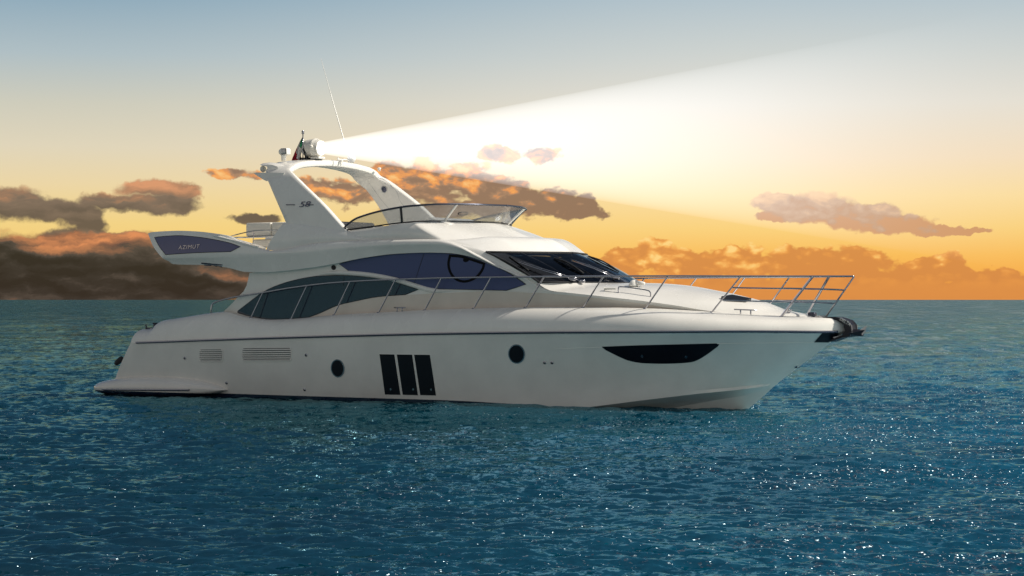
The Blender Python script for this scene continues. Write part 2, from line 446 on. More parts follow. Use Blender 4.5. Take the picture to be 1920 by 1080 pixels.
def both(name, VF, m, parent, angle=30, smooth=True):
    """starboard part and its mirrored port twin, two separate objects"""
    V, Fc = VF
    a = mesh(name, V, Fc, m, parent, smooth, angle)
    b = mesh(name, [Vector((v[0], -v[1], v[2])) for v in V], [tuple(reversed(f)) for f in Fc], m, parent, smooth, angle)
    return a, b
def text(name, s, size, m, parent, mw, ext=0.006, shear=0.0, spacing=1.0):
    cu = bpy.data.curves.new(name, 'FONT'); cu.body = s; cu.size = size; cu.extrude = ext; cu.align_x = 'CENTER'; cu.align_y = 'CENTER'
    cu.shear = shear; cu.space_character = spacing
    o = bpy.data.objects.new(name, cu); col.objects.link(o)
    dg = bpy.context.evaluated_depsgraph_get()
    me = bpy.data.meshes.new_from_object(o.evaluated_get(dg)); me.transform(mw)
    bpy.data.objects.remove(o)
    me.name = name; me.materials.clear(); me.materials.append(M[m])
    return link(name, me, parent)
def frame_at(loc, nor, xdir):
    z = nor.normalized(); x = (Vector(xdir) - z * Vector(xdir).dot(z)).normalized(); y = z.cross(x)
    return Matrix.Translation(loc) @ Matrix(((x.x, y.x, z.x, 0), (x.y, y.y, z.y, 0), (x.z, y.z, z.z, 0), (0, 0, 0, 1)))
def tag(o, label=None, cat_=None, group=None, kind=None):
    if label: o['label'] = label
    if cat_: o['category'] = cat_
    if group: o['group'] = group
    if kind: o['kind'] = kind

# ------------------------------------------------------------------ sea
def tile(L, N, wl_lo, wl_hi, slope, wind, seed, spread=2):
    rng = np.random.default_rng(seed)
    k = 2 * np.pi * np.fft.fftfreq(N, L / N); kx, ky = np.meshgrid(k, k, indexing='ij')
    kk = np.hypot(kx, ky); kk[0, 0] = 1e-6; wl = 2 * np.pi / kk
    c = (kx * math.cos(wind) + ky * math.sin(wind)) / kk
    amp = kk ** -1.9 * (0.12 + np.abs(c) ** spread) * np.exp(-(wl / wl_hi) ** 3) * np.exp(-(wl_lo / wl) ** 2)
    amp[0, 0] = 0
    h = amp * (rng.normal(size=(N, N)) + 1j * rng.normal(size=(N, N)))
    H = np.fft.ifft2(h).real
    dx = np.fft.ifft2(h * -1j * kx / kk).real; dy = np.fft.ifft2(h * -1j * ky / kk).real
    sl = np.sqrt(np.mean(np.gradient(H, L / N, axis=0) ** 2 + np.gradient(H, L / N, axis=1) ** 2))
    s = slope / sl
    return H * s, dx * s, dy * s, L, N
def sample(T, x, y, ang):
    H, dx, dy, L, N = T; ca, sa = math.cos(ang), math.sin(ang)
    u = (x * ca + y * sa) / L * N; v = (-x * sa + y * ca) / L * N
    i = np.floor(u).astype(int); j = np.floor(v).astype(int); a = u - i; b = v - j
    i %= N; j %= N; i1 = (i + 1) % N; j1 = (j + 1) % N
    f = lambda A: A[i, j] * (1 - a) * (1 - b) + A[i1, j] * a * (1 - b) + A[i, j1] * (1 - a) * b + A[i1, j1] * a * b
    h, p, q = f(H), f(dx), f(dy)
    return h, p * ca - q * sa, p * sa + q * ca
def build_sea():
    hf = CAM.z * 2213
    rows = hf / np.concatenate([np.linspace(1500, 360, 60, endpoint=False), np.linspace(360, 0.6, 820), [0.25, 0.1]])
    dense = np.linspace(-0.30, 0.30, 860)
    ang = np.concatenate([np.linspace(-math.pi, -0.62, 60, endpoint=False), np.linspace(-0.62, -0.30, 60, endpoint=False), dense,
                          np.linspace(0.30, 0.62, 61)[1:], np.linspace(0.62, math.pi, 61)[1:-1]])
    r, a = np.meshgrid(rows, ang, indexing='ij')
    x = CAM.x + r * (FW.x * np.cos(a) + RT.x * np.sin(a)); y = CAM.y + r * (FW.y * np.cos(a) + RT.y * np.sin(a))
    z = np.zeros_like(x); ox = np.zeros_like(x); oy = np.zeros_like(x)
    for T, an, fade in ((tile(31.0, 1024, 0.18, 1.2, 0.16, 2.0, 3), 0.0, 900), (tile(13.7, 512, 0.07, 0.5, 0.17, 1.6, 3), 0.6, 200), (tile(97.0, 512, 2.0, 14, 0.022, 2.1, 9), 0.2, 4000)):
        h, p, q = sample(T, x, y, an); w = 1 / (1 + (r / fade) ** 4)
        z += h * w; ox += p * w * 0.8; oy += q * w * 0.8
    x += ox; y += oy
    n, mcol = x.shape
    V = np.stack([x, y, z], -1).reshape(-1, 3)
    V = np.vstack([V, [[CAM.x, CAM.y, 0]]]).astype(np.float32)
    i, j = np.meshgrid(np.arange(n - 1), np.arange(mcol), indexing='ij'); j1 = (j + 1) % mcol
    q = np.stack([i * mcol + j, (i + 1) * mcol + j, (i + 1) * mcol + j1, i * mcol + j1], -1).reshape(-1, 4)
    jj = np.arange(mcol); tri = np.stack([jj, (jj + 1) % mcol, np.full(mcol, len(V) - 1)], -1)
    me = bpy.data.meshes.new("sea")
    me.vertices.add(len(V)); me.vertices.foreach_set('co', V.ravel())
    nl = q.size + tri.size; me.loops.add(nl); me.loops.foreach_set('vertex_index', np.concatenate([q.ravel(), tri.ravel()]).astype(np.int32))
    ls = np.concatenate([np.arange(len(q)) * 4, q.size + np.arange(len(tri)) * 3]).astype(np.int32)
    me.polygons.add(len(q) + len(tri)); me.polygons.foreach_set('loop_start', ls)
    me.polygons.foreach_set('loop_total', np.concatenate([np.full(len(q), 4), np.full(len(tri), 3)]).astype(np.int32))
    me.update(calc_edges=True); me.validate()
    me.polygons.foreach_set('use_smooth', np.ones(len(me.polygons), bool))
    m = bpy.data.materials.new('sea_water'); m.use_nodes = True; nt = m.node_tree; nt.nodes.clear(); N = NB(nt)
    pos = N.n('ShaderNodeNewGeometry').outputs['Position']; nrm = N.n('ShaderNodeNewGeometry').outputs['Normal']
    flat = N.v('MULTIPLY', pos, (1, 1, 0))
    # small ripples: the normal is tilted by two scales of noise
    r1 = N.v('SUBTRACT', N.noise(flat, 3.2, 4, 0.6, 0.6, out=1), (0.5, 0.5, 0.5))
    r2 = N.v('SUBTRACT', N.noise(flat, 13.0, 2, 0.5, 0.3, out=1), (0.5, 0.5, 0.5))
    r0 = N.v('SUBTRACT', N.noise(flat, 0.8, 3, 0.55, 0.6, out=1), (0.5, 0.5, 0.5))
    rA = N.v('SUBTRACT', N.noise(flat, 0.22, 2, 0.5, 0.6, out=1), (0.5, 0.5, 0.5))
    gust = N.noise(N.v('MULTIPLY', flat, (1, 1.0, 0)), 0.13, 3, 0.55, 0.5)
    k = N.ss(gust, 0.35, 0.65, 0.5, 1.25)
    tl = N.v('MULTIPLY', N.v('ADD', N.v('ADD', N.v('MULTIPLY', r1, (0.8, 0.8, 0)), N.v('MULTIPLY', r2, (0.6, 0.6, 0))), N.v('ADD', N.v('MULTIPLY', r0, (0.5, 0.5, 0)), N.v('MULTIPLY', rA, (0.45, 0.45, 0)))), N.xyz(k, k, 0.0))
    nn = N.v('NORMALIZE', N.v('ADD', nrm, tl))
    # deep blue to the east of the boat, greener to the west, in broad patches
    east = N.ss(N.m('ADD', N.v('DOT_PRODUCT', pos, tuple(RT)), N.m('MULTIPLY', gust, 8.0)), 7.0, 24.0)
    c = N.mix(east, (0.001, 0.024, 0.034, 1), (0.003, 0.105, 0.190, 1))
    c = N.mix(N.ss(gust, 0.4, 0.62), N.mix(0.35, c, (0.003, 0.02, 0.04, 1)), c)
    # flecks standing in for sun glints, set denser toward the east
    fl = N.noise(flat, 17.0, 2, 0.6, 0.6)
    fa = N.noise(flat, 0.7, 3, 0.6, 0.5)
    thr = N.m('ADD', N.m('SUBTRACT', 0.885, N.m('MULTIPLY', fa, 0.40)), N.m('MULTIPLY', east, -0.13))
    fm = N.ss(N.m('SUBTRACT', fl, thr), 0.0, 0.012)
    df = N.n('ShaderNodeBsdfDiffuse'); N.put(df.inputs[0], c); N.put(df.inputs['Normal'], nn)
    gl = N.n('ShaderNodeBsdfGlossy'); gl.inputs[0].default_value = (0.33, 0.61, 0.68, 1); gl.inputs['Roughness'].default_value = 0.06; N.put(gl.inputs['Normal'], nn)
    fr = N.n('ShaderNodeFresnel'); fr.inputs[0].default_value = 1.33; N.put(fr.inputs['Normal'], nn)
    mx = N.n('ShaderNodeMixShader'); N.put(mx.inputs[0], N.ss(fr.outputs[0], 0.0, 0.75, 0.02, 0.46)); nt.links.new(df.outputs[0], mx.inputs[1]); nt.links.new(gl.outputs[0], mx.inputs[2])
    # added glint facets: normals scattered every way on the flecks to catch the sun
    r3 = N.v('SUBTRACT', N.noise(flat, 24.0, 2, 0.6, 0.2, out=1), (0.5, 0.5, 0.5))
    g3 = N.n('ShaderNodeBsdfGlossy'); g3.inputs[0].default_value = (0.34, 0.46, 0.52, 1); g3.inputs['Roughness'].default_value = 0.38
    N.put(g3.inputs['Normal'], N.v('NORMALIZE', N.v('ADD', nn, N.v('MULTIPLY', r3, (7.0, 7.0, 2.0)))))
    # far sun glitter painted as pale diffuse streaks, stretched along the view direction
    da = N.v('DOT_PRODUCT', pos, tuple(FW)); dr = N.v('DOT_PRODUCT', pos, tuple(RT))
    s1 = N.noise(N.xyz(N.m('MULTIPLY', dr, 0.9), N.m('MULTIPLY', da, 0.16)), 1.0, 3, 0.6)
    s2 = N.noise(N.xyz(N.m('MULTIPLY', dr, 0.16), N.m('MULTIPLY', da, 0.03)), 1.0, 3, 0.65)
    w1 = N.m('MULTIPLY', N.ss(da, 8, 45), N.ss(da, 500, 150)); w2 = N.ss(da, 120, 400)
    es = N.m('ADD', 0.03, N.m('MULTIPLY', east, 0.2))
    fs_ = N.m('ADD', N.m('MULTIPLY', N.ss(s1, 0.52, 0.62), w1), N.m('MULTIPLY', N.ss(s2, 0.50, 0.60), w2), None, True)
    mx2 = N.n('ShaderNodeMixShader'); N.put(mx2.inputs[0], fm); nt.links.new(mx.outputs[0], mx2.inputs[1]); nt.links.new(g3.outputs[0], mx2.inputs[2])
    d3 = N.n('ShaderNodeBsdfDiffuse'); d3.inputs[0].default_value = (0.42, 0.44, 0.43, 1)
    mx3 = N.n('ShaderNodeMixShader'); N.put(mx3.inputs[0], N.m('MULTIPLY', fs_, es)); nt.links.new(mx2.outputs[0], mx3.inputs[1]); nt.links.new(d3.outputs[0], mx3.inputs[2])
    o_ = N.n('ShaderNodeOutputMaterial'); nt.links.new(mx3.outputs[0], o_.inputs[0])
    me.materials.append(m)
    o = link("sea", me); tag(o, kind='structure'); return o
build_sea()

# ================================================================== yacht
yacht = bpy.data.objects.new("motor_yacht", None); col.objects.link(yacht)
tag(yacht, 'white flybridge motor yacht with dark blue windows afloat on the open blue sea', 'yacht')

# --- hull lines (px, py, half-breadth)
S = Cv([(266, 618, 2.06), (293, 617.5, 2.08), (299, 604.5, 2.08), (330, 598, 2.09), (357, 593.5, 2.1), (406, 586.5, 2.1), (424, 585.4, 2.1), (441.5, 591, 2.11), (477, 597.5, 2.14),
        (509, 600.2, 2.15), (544, 599, 2.15), (620, 592, 2.15), (709, 586.7, 2.13), (820, 581, 2.1), (900, 578.8, 2.07), (975, 577.2, 2.02),
        (1087.5, 577, 1.88), (1207.5, 579, 1.62), (1335, 586, 1.14), (1462.6, 594, 0.58), (1530, 596.5, 0.30), (1565, 599, 0.14), (1586, 611, 0.0)])
RB = Cv([(245, 643, 2.3), (262, 642.5, 2.32), (400, 637.5, 2.36), (560, 632.5, 2.4), (820, 626, 2.4), (1060, 623.2, 2.25), (1200, 622.6, 2.02), (1300, 622, 1.72),
         (1401, 621.5, 1.28), (1480, 622, 0.84), (1540, 622.5, 0.44), (1584, 622, 0.0)])
C1 = Cv([(208, 742, 2.030), (400, 755, 2.090), (560, 761.5, 2.110), (810, 762, 2.090), (1040, 753, 1.850), (1226, 738.5, 1.290), (1330, 730, 0.850), (1401, 724, 0.430), (1459, 718, 0.000)])
C1b = Cv([(210, 750, 2.06), (400, 762, 2.10), (560, 767, 2.12), (810, 772, 2.1), (1040, 768.5, 1.84), (1226, 748, 1.28), (1302, 739, 0.98), (1400, 729, 0.46), (1455, 721.5, 0.0)])
C2 = Cv([(225, 775, 1.3), (560, 792, 1.35), (810, 800, 1.35), (1040, 790, 1.22), (1165, 777, 1.0), (1302, 753, 0.62), (1384, 739.5, 0.34), (1446, 729.5, 0.0)])
C2b = Cv([(226, 779, 1.27), (560, 796, 1.30), (810, 804, 1.30), (1040, 795, 1.16), (1165, 782, 0.93), (1302, 757.5, 0.55), (1384, 743.5, 0.28), (1440, 735, 0.0)])
KL = Cv([(245, 800, 0), (800, 845, 0), (1200, 845, 0), (1320, 822, 0), (1370, 795, 0), (1401, 769, 0), (1430, 744, 0)])
NS = 150
def tt(i, n=NS): return i / (n - 1)
rowsH = []; rowsT = []
for i in range(NS):
    t = tt(i)
    k, c2b, c2, c1b, c1, rb, s = [c.fr(t) for c in (KL, C2b, C2, C1b, C1, RB, S)]
    row = [k, k.lerp(c2b, 0.5) + Vector((0, 0.02, 0)) * (1 - t), c2b, c2, c2.lerp(c1b, 0.5), c1b, c1]
    fl = max(0.0, min(1.0, (t - 0.45) / 0.4)); bel = 0.09 * (1 - fl) - 0.22 * fl * (1 - max(0, (t - 0.85) / 0.15))
    for q in range(1, 13):
        u = q / 12; p = c1.lerp(rb, u); p = Vector((p.x, p.y - bel * 4 * u * (1 - u) * (0.6 + 0.4 * (1 - u)), p.z)); row.append(p)
    rowsH.append(row)
    rt = []
    ctl = Vector(((rb.x + s.x) / 2, rb.y + 0.02, rb.z + (s.z - rb.z) * 0.80))
    for q in range(13):
        u = q / 12; rt.append(rb * (1 - u) ** 2 + ctl * 2 * u * (1 - u) + s * u * u)
    rowsT.append(rt)
VF = grid(rowsH); V, Fc = mir(*VF)
a = rowsH[0]; n0 = len(rowsH) * len(a); Fc.append(tuple(range(len(a))) + tuple(n0 + i for i in reversed(range(len(a)))))
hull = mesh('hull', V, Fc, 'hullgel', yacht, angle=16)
V, Fc = mir(*grid(rowsT)); a = rowsT[0]; n0 = len(rowsT) * len(a); Fc.append(tuple(range(len(a))) + tuple(n0 + i for i in reversed(range(len(a)))))
topside = mesh('topside', V, Fc, 'gel', yacht, angle=34)
# deck inside the sheer with a low inner bulwark
rows = []
for i in range(NS):
    s = S.fr(tt(i)); w = min(0.11, -s.y * 0.4); dz = 0.13 if i < NS - 12 else 0.02; bb = max(0, -s.y - w)
    rows.append([s, Vector((s.x, s.y + w * 0.3, s.z + 0.012)), Vector((s.x, -bb, s.z)), Vector((s.x, -bb + 0.005, s.z - dz)), Vector((s.x, -bb * 0.5, s.z - dz + 0.03)), Vector((s.x, 0, s.z - dz + 0.04))])
mesh('deck', *mir(*grid(rows)), 'gel', yacht, angle=30)
BH = bvh_of(hull); BT = bvh_of(topside)
# rub rail: dark strip with steel cap
def along(cv, off_y, off_z, t0, t1, n=110):
    return [cv.fr(t0 + (t1 - t0) * i / (n - 1)) + Vector((0, off_y, off_z)) for i in range(n)]
both('rub_rail', tube(along(RB, -0.012, 0.002, 0.012, 0.995), 0.026, 8), 'rub', yacht)
both('rub_rail_cap', tube(along(RB, -0.034, 0.012, 0.012, 0.995), 0.012, 6), 'steel', yacht)
# style knuckle line
for cvp in ([(1040, 654.5), (1128, 651), (1200, 648.6), (1346, 644.5), (1450, 643), (1526, 642.5)],):
    P = [cast(BH, *p)[0] + cast(BH, *p)[1] * 0.002 for p in seg(cvp, 10)]
    both('style_line', tube(P, 0.006, 6), 'gel', yacht)
# --- swim platform and its side fairings
rows = []
prof = [(184, 722, 733, 2.30), (186, 717, 737, 2.40), (192, 714, 739.5, 2.46), (205, 711, 742, 2.50), (235, 707, 745, 2.52), (280, 705.5, 747, 2.52), (330, 707, 747.5, 2.5),
        (370, 712, 744.5, 2.47), (400, 719, 740, 2.43), (420, 726, 735, 2.36), (431, 730.2, 731.5, 2.28)]
cvt = Cv([(a, b, d - 0.15) for a, b, c, d in prof]); cvb = Cv([(a, c, d - 0.15) for a, b, c, d in prof]); cvo = Cv([(a, (b + c) / 2, d) for a, b, c, d in prof])
for i in range(60):
    t = i / 59; A = cvt.fr(t); B = cvb.fr(t); O = cvo.fr(t); r = []
    hz = (A.z - B.z) / 2; cz = (A.z + B.z) / 2; yi = -1.9
    for k in range(17):
        a = math.pi / 2 - math.pi * k / 16; c_, s_ = math.cos(a), math.sin(a)
        r.append(Vector((A.x, yi + (O.y - yi) * (abs(c_) ** 0.55), cz + hz * math.copysign(abs(s_) ** 0.75, s_))))
    rows.append(r)
V, Fc = grid(rows); nr = 17
Fc += [tuple(range(nr)), tuple(range(len(V) - nr, len(V)))]
both('platform_fairing', (V, Fc), 'hullgel', yacht)
xa = U(188, 720, 2.3).x; xb = U(228, 720, 2.2).x + 0.2; zt = U(200, 716, 2.3).z; zb = U(200, 738, 2.3).z
mesh('swim_platform', *box(((xa + xb) / 2 + 0.06, 0, (zt + zb) / 2), (xb - xa, 4.3, zt - zb - 0.03), 0.06), 'hullgel', yacht)
mesh('teak_platform_deck', *box(((xa + xb) / 2 + 0.1, 0, zt - 0.005), (xb - xa - 0.3, 4.0, 0.02), 0.005), 'teak', yacht)
P = [cvo.at(U(px, 730, 2.45).x) for px in np.linspace(189, 357, 24)]
P = [Vector((p.x, p.y - 0.002, U(189, 730.2, 2.45).z + (U(357, 731.4, 2.45).z - U(189, 730.2, 2.45).z) * i / 23)) for i, p in enumerate(P)]
both('platform_strip', tube(P, 0.022, 8), 'rub', yacht)
both('platform_strip_cap', tube([p + Vector((0, -0.016, 0.006)) for p in P], 0.011, 6), 'steel', yacht)
# transom: door, steps, covered outboard of the tender
tz = U(240, 660, 2.2); mesh('transom_moulding', *box((U(262, 650, 2.2).x + 0.55, 0, 1.05), (1.0, 4.1, 1.0), 0.12), 'hullgel', yacht)
pt = U(207, 684, 1.9)
mesh('fender_bolster', *lathe([(0, 0.02), (0.02, 0.05), (0.08, 0.065), (0.18, 0.065), (0.24, 0.05), (0.26, 0.02)], pt + Vector((0.05, 0.1, 0.0)), (0.55, 0.35, 0.62), 16), 'rubber', yacht)
# --- openings in the hull side
def hp(outline, name, m, off=0.004, th=0.02, step=10, parent=yacht, bv=None, angle=30):
    return both(name, panel(outline, bv or BH, off, th, step), m, parent, angle)
for j, (tl, tr, br, bl) in enumerate((((711.8, 664), (739.6, 664.5), (751, 740.2), (722, 739.6)), ((744.3, 664.6), (773, 664.9), (783.8, 740.8), (755.4, 740.2)), ((776.8, 665), (806.2, 665.2), (817.8, 741.4), (788.3, 740.7)))):
    grow = 1.3
    fr = hp([(tl[0] - grow, tl[1] - grow), (tr[0] + grow, tr[1] - grow), (br[0] + grow, br[1] + grow), (bl[0] - grow, bl[1] + grow)], 'hull_window', 'gel', 0.004)
    hp([tl, tr, br, bl], 'pane', 'black', 0.008, parent=fr[0]); 
    cx, cy = ((bl[0] * 0.62 + br[0] * 0.38), bl[1] - 10) if j == 0 else ((bl[0] * 0.3 + br[0] * 0.7), bl[1] - 10.5)
    hp(circ(cx, cy, 1.7, 2.1, 12), 'latch', 'steel', 0.014, step=3, parent=fr[0])
def port(cx, cy, rx, ry):
    a = hp(circ(cx, cy, rx + 1.8, ry + 1.8, 36, -0.12), 'porthole', 'steel', 0.016)
    hp(circ(cx, cy, rx, ry, 36, -0.12), 'pane', 'black', 0.020, parent=a[0])
port(633.7, 690.4, 10.8, 15.2); port(969, 663.3, 13.6, 16.3)
bowwin = [(1128.4, 650), (1200, 647.3), (1280, 645.4), (1343, 643.9), (1348.5, 645.5), (1346, 649)] + seg([(1346, 649), (1326, 664), (1305.4, 676), (1285, 680), (1244, 681.6), (1205, 680.5), (1183, 677), (1165, 670.5), (1128.4, 652.5)], 5)[1:-1]
a = hp(bowwin, 'bow_window', 'black', 0.008)
for q in ((1204, 667), (1286.5, 668.5)):
    hp(circ(q[0], q[1], 2.6, 2.8, 14), 'latch', 'steel', 0.018, step=4, parent=a[0])
for cx, cy, rx, ry in ((346.5, 671.5, 2.2, 2.4), (425, 718, 2.8, 3.2), (574, 665.8, 2.6, 3), (571, 730.6, 3, 3.4), (1021, 680, 2.4, 2.8), (1035, 680, 2.4, 2.8), (1493, 687.5, 1.6, 2)):
    loc, nor = cast(BH, cx, cy)
    f_ = both('skin_fitting', lathe([(0, 0.032), (0.012, 0.034), (0.02, 0.026), (0.024, 0.02)], loc - nor * 0.004, nor, 16), 'steel', yacht)
    both('outlet', lathe([(0, 0.016), (0.024, 0.017)], loc + nor * 0.002, nor, 12), 'rubber', f_[0])
# louvred vents
def rrect(x0, y0, x1, y1, r, sk=0.0, n=6):
    o = []
    for cx, cy, a0 in ((x1 - r, y0 + r, -90), (x1 - r, y1 - r, 0), (x0 + r, y1 - r, 90), (x0 + r, y0 + r, 180)):
        for k in range(n + 1):
            a = R(a0 + 90 * k / n); o.append((cx + r * math.cos(a), cy + r * math.sin(a) + sk * (cx - x0)))
    return o
for x0, y0, x1, y1 in ((373, 653, 418.6, 679.8), (453.5, 650.5, 547.5, 678.5)):
    fr = hp(rrect(x0, y0, x1, y1, 6, -0.005), 'hull_vent', 'hullgel', 0.010, 0.02)
    nsl = 6; hgt = (y1 - y0 - 4) / nsl
    for k in range(nsl):
        yy = y0 + 2 + hgt * k
        ins = 3.2 if k in (0, nsl - 1) else 1.6
        hp(rrect(x0 + ins, yy + 0.5, x1 - ins, yy + hgt * 0.42, 0.9, -0.005, 3), 'vent_slot', 'rubber', 0.0115, 0.01, 7, parent=fr[0])
        for side in fr[:1]:
            P = []
            for i in range(14):
                px = x0 + ins + (x1 - x0 - 2 * ins) * i / 13; l_, n_ = cast(BH, px, yy + hgt * 0.66); P.append(l_ + n_ * 0.012)
            both('slat', tube(P, 0.014, 6), 'hullgel', side)

# --- black stem plates, bow roller, anchor
for_plate = [(1527, 641.3), (1541.6, 624.8), (1574, 624.4), (1571, 627.5), (1553, 641.5)]
hp(for_plate, 'stem_plate', 'black', 0.010, step=8)

# --- cabin side (saloon) with the trunk of the foredeck
XT = Cv([(405, 596, 2.0), (430, 574, 2.0), (446.7, 556, 1.99), (462, 537, 1.98), (466, 512, 1.97), (531, 508, 1.97), (620, 496, 1.97), (687, 483, 1.96), (742, 476.5, 1.95), (796, 474, 1.94), (842, 475.5, 1.93), (872, 480, 1.92),
         (911, 492, 1.91), (952, 509, 1.90), (985, 527, 1.89), (1005, 540, 1.88), (1030, 545.5, 1.86), (1060, 548.5, 1.84), (1125, 555.5, 1.76), (1200, 564, 1.56), (1260, 572, 1.38), (1335, 584, 1.06), (1420, 592, 0.66), (1490, 596.5, 0.30)])
def deck_z(x): return S.at(x).z - 0.13
def side_b(x):
    s = -S.at(x).y - 0.22
    return s
rows = []
for i in range(170):
    x = XT.x0 + (XT.x1 - XT.x0) * i / 169; tpt = XT.at(x); zb_ = min(deck_z(x) - 0.05, tpt.z - 0.01); bb = max(min(side_b(x) + 0.02, -tpt.y + 0.06), 0.02)
    r = []
    for k in range(13):
        u = k / 12; r.append(Vector((x, -(bb + (-tpt.y - bb) * u * u) , zb_ + (tpt.z - zb_) * u)))
    rows.append(r)
cabin = mesh('cabin_side', *mir(*grid(rows)), 'gel', yacht, angle=35)
BC = bvh_of(cabin)
# aft bulkhead of the saloon
xb0 = U(470, 540, 1.9).x
mesh('aft_bulkhead', *box((xb0 + 0.3, 0, 2.2), (0.06, 3.7, 1.9), 0.01), 'inside', yacht)
# lower cabin side: shade and deck bounce put in as a warm grey panel
lower = seg([(578, 596), (600, 588), (633, 573), (666.7, 564.8), (709, 557), (760, 553.2), (850, 548.6), (950, 545.4), (1005, 548.5), (1060, 553), (1125, 559.5), (1200, 569), (1262, 578)], 5) + \
        seg([(1262, 582), (1200, 582), (1087, 581), (975, 581), (820, 586), (709, 591), (620, 597), (585, 600)], 4)
hp(lower, 'side_shade', 'taupe', 0.004, 0.01, 14, bv=BC)
def outline(*ss):
    o = []
    for s_ in ss:
        for p in s_:
            if not o or (abs(p[0] - o[-1][0]) + abs(p[1] - o[-1][1])) > 0.3: o.append(p)
    if abs(o[0][0] - o[-1][0]) + abs(o[0][1] - o[-1][1]) < 0.3: o.pop()
    return o
def grown(o, g):
    cx = sum(p[0] for p in o) / len(o); n = len(o); out = []
    area = sum(o[i - 1][0] * o[i][1] - o[i][0] * o[i - 1][1] for i in range(n)); sg = 1 if area > 0 else -1
    for i in range(n):
        a, b, c_ = o[i - 1], o[i], o[(i + 1) % n]; d1 = Vector((b[0] - a[0], b[1] - a[1])).normalized(); d2 = Vector((c_[0] - b[0], c_[1] - b[1])).normalized()
        nn = Vector((d1.y + d2.y, -d1.x - d2.x)) * sg
        if nn.length > 1e-6: nn.normalize()
        out.append((b[0] + nn.x * g, b[1] + nn.y * g))
    return out
W1 = outline(seg([(636.7, 495), (686.7, 482.9), (742, 476.4), (795.6, 474.3), (842, 475.5), (872, 480), (911, 492.4), (952, 511), (985.5, 533)], 5), seg([(985.5, 533), (950, 544)], 2),
             seg([(950, 544), (863, 542), (808, 540.6)], 3), seg([(808, 540.6), (748, 520.9), (700, 513), (655.6, 508.2)], 4), [(655.6, 508.2), (636.7, 495)])
W2 = outline(seg([(446.7, 583.5), (493, 549), (531, 532), (575.5, 521), (615.5, 517), (664.5, 518), (726.7, 525.5), (784, 543)], 5), [(784, 543), (760, 552)],
             seg([(760, 552), (709, 555.8), (666.7, 564), (633, 572), (600, 586.5), (578, 594.6)], 4), seg([(578, 594.6), (544, 596.9), (509, 598), (475, 593.5), (446.7, 586)], 4))
for name, o_, joints, mm in (('upper_saloon_window', W1, [((795.6, 476), (777.5, 531))], 'glass'), ('lower_saloon_window', W2, [((646, 519), (645, 536))], 'glass2')):
    fr = hp(grown(o_, 1.1), name, 'blackp', 0.010, 0.014, 12, bv=BC)
    for sside, VFp in zip(fr, (panel(o_, BC, 0.014, 0.01, 12),) * 2):
        V_, F_ = VFp
        if sside is fr[1]: V_ = [Vector((v[0], -v[1], v[2])) for v in V_]; F_ = [tuple(reversed(q)) for q in F_]
        mesh('pane', V_, F_, mm, sside, True, 30)
    for (a0, b0) in joints:
        P = []
        for k in range(10):
            u = k / 9; l_, n_ = cast(BC, a0[0] + (b0[0] - a0[0]) * u, a0[1] + (b0[1] - a0[1]) * u); P.append(l_ + n_ * 0.015)
        both('pane_joint', tube(P, 0.006, 5), 'rubber', fr[0])
    if name.startswith('upper'):
        # the black rimmed disc marked on the glass: flat top, round bottom, a dot below the rim
        ring = outline(seg([(843, 477), (866, 479), (890, 486), (911, 493)], 4), seg([(911, 493), (908, 505), (898, 519), (884, 527.5), (868, 530), (853, 524), (843, 511), (839.5, 494), (843, 477)], 5))
        inner = grown(ring, -4.6)
        P_o = ring; nr_ = len(ring); Vr = []; 
        for q in ring + inner:
            l_, n_ = cast(BC, *q); Vr.append(l_ + n_ * 0.0175)
        Fr = [(i, (i + 1) % nr_, (i + 1) % nr_ + nr_, i + nr_) for i in range(nr_)]
        both('window_marking', (Vr, Fr), 'ring', fr[0])
        hp(outline(seg([(870, 484.5), (869, 488), (871, 491), (875, 491.5), (879, 489.5), (881, 486)], 3)), 'window_dot', 'ring', 0.0175, 0.004, 4, parent=fr[0], bv=BC)
hp(circ(625.8, 501.5, 4.2, 4.6, 20), 'fuel_filler_cap', 'black', 0.012, 0.02, 5, bv=BC)
# raised white moulding sweeping between the two side windows
P = []
ctr = seg([(600, 513.5), (625, 511.5), (655, 512), (698, 516), (742, 524.5), (780, 536), (812, 544.5), (850, 545.5), (905, 545.5), (960, 546.5), (1005, 549)], 6)
w_ = lambda i: (0.3 + 0.7 * min(1, i / 8)) * (1.0 if i < 36 else max(0.18, 1 - (i - 36) / 7))
rr_ = []; pp_ = []
for i, q in enumerate(ctr):
    l_, n_ = cast(BC, *q); pp_.append(l_); rr_.append(0.052 * w_(i))
both('sweep_moulding', tube(pp_, rr_, 10), 'gel', yacht)

# --- upper moulding: aft wings, eyebrow and windscreen pillars
ET = Cv([(277.5, 438, 2.12), (283, 435.5, 2.13), (300, 434, 2.14), (329, 432.7, 2.15), (371, 434, 2.15), (400, 437.3, 2.15), (424, 441.5, 2.15), (452, 452.8, 2.15), (487, 465, 2.14), (507, 470, 2.13), (527, 469, 2.12), (560, 461.5, 2.10), (598, 455.5, 2.08),
         (640, 452, 2.06), (687, 450, 2.04), (760, 448.5, 2.02), (820, 449, 2.0), (843, 453, 2.0), (863, 460.5, 1.99), (895, 477, 1.97), (941, 500, 1.94), (984, 518.5, 1.91), (1007, 533, 1.89), (1022, 541, 1.87), (1036, 546, 1.86)])
EM = Cv([(286, 460, 2.197), (295, 473, 2.203), (306, 483, 2.203), (340, 483.5, 2.208), (400, 481.5, 2.208), (450, 479, 2.203), (500, 476, 2.192), (560, 474, 2.175), (620, 468, 2.159), (687, 462, 2.142),
         (760, 458, 2.120), (820, 457.5, 2.090), (860, 465, 2.060), (895, 482, 2.030), (941, 504.5, 1.99), (984, 523, 1.95), (1007, 537, 1.91), (1036, 547.2, 1.87)])
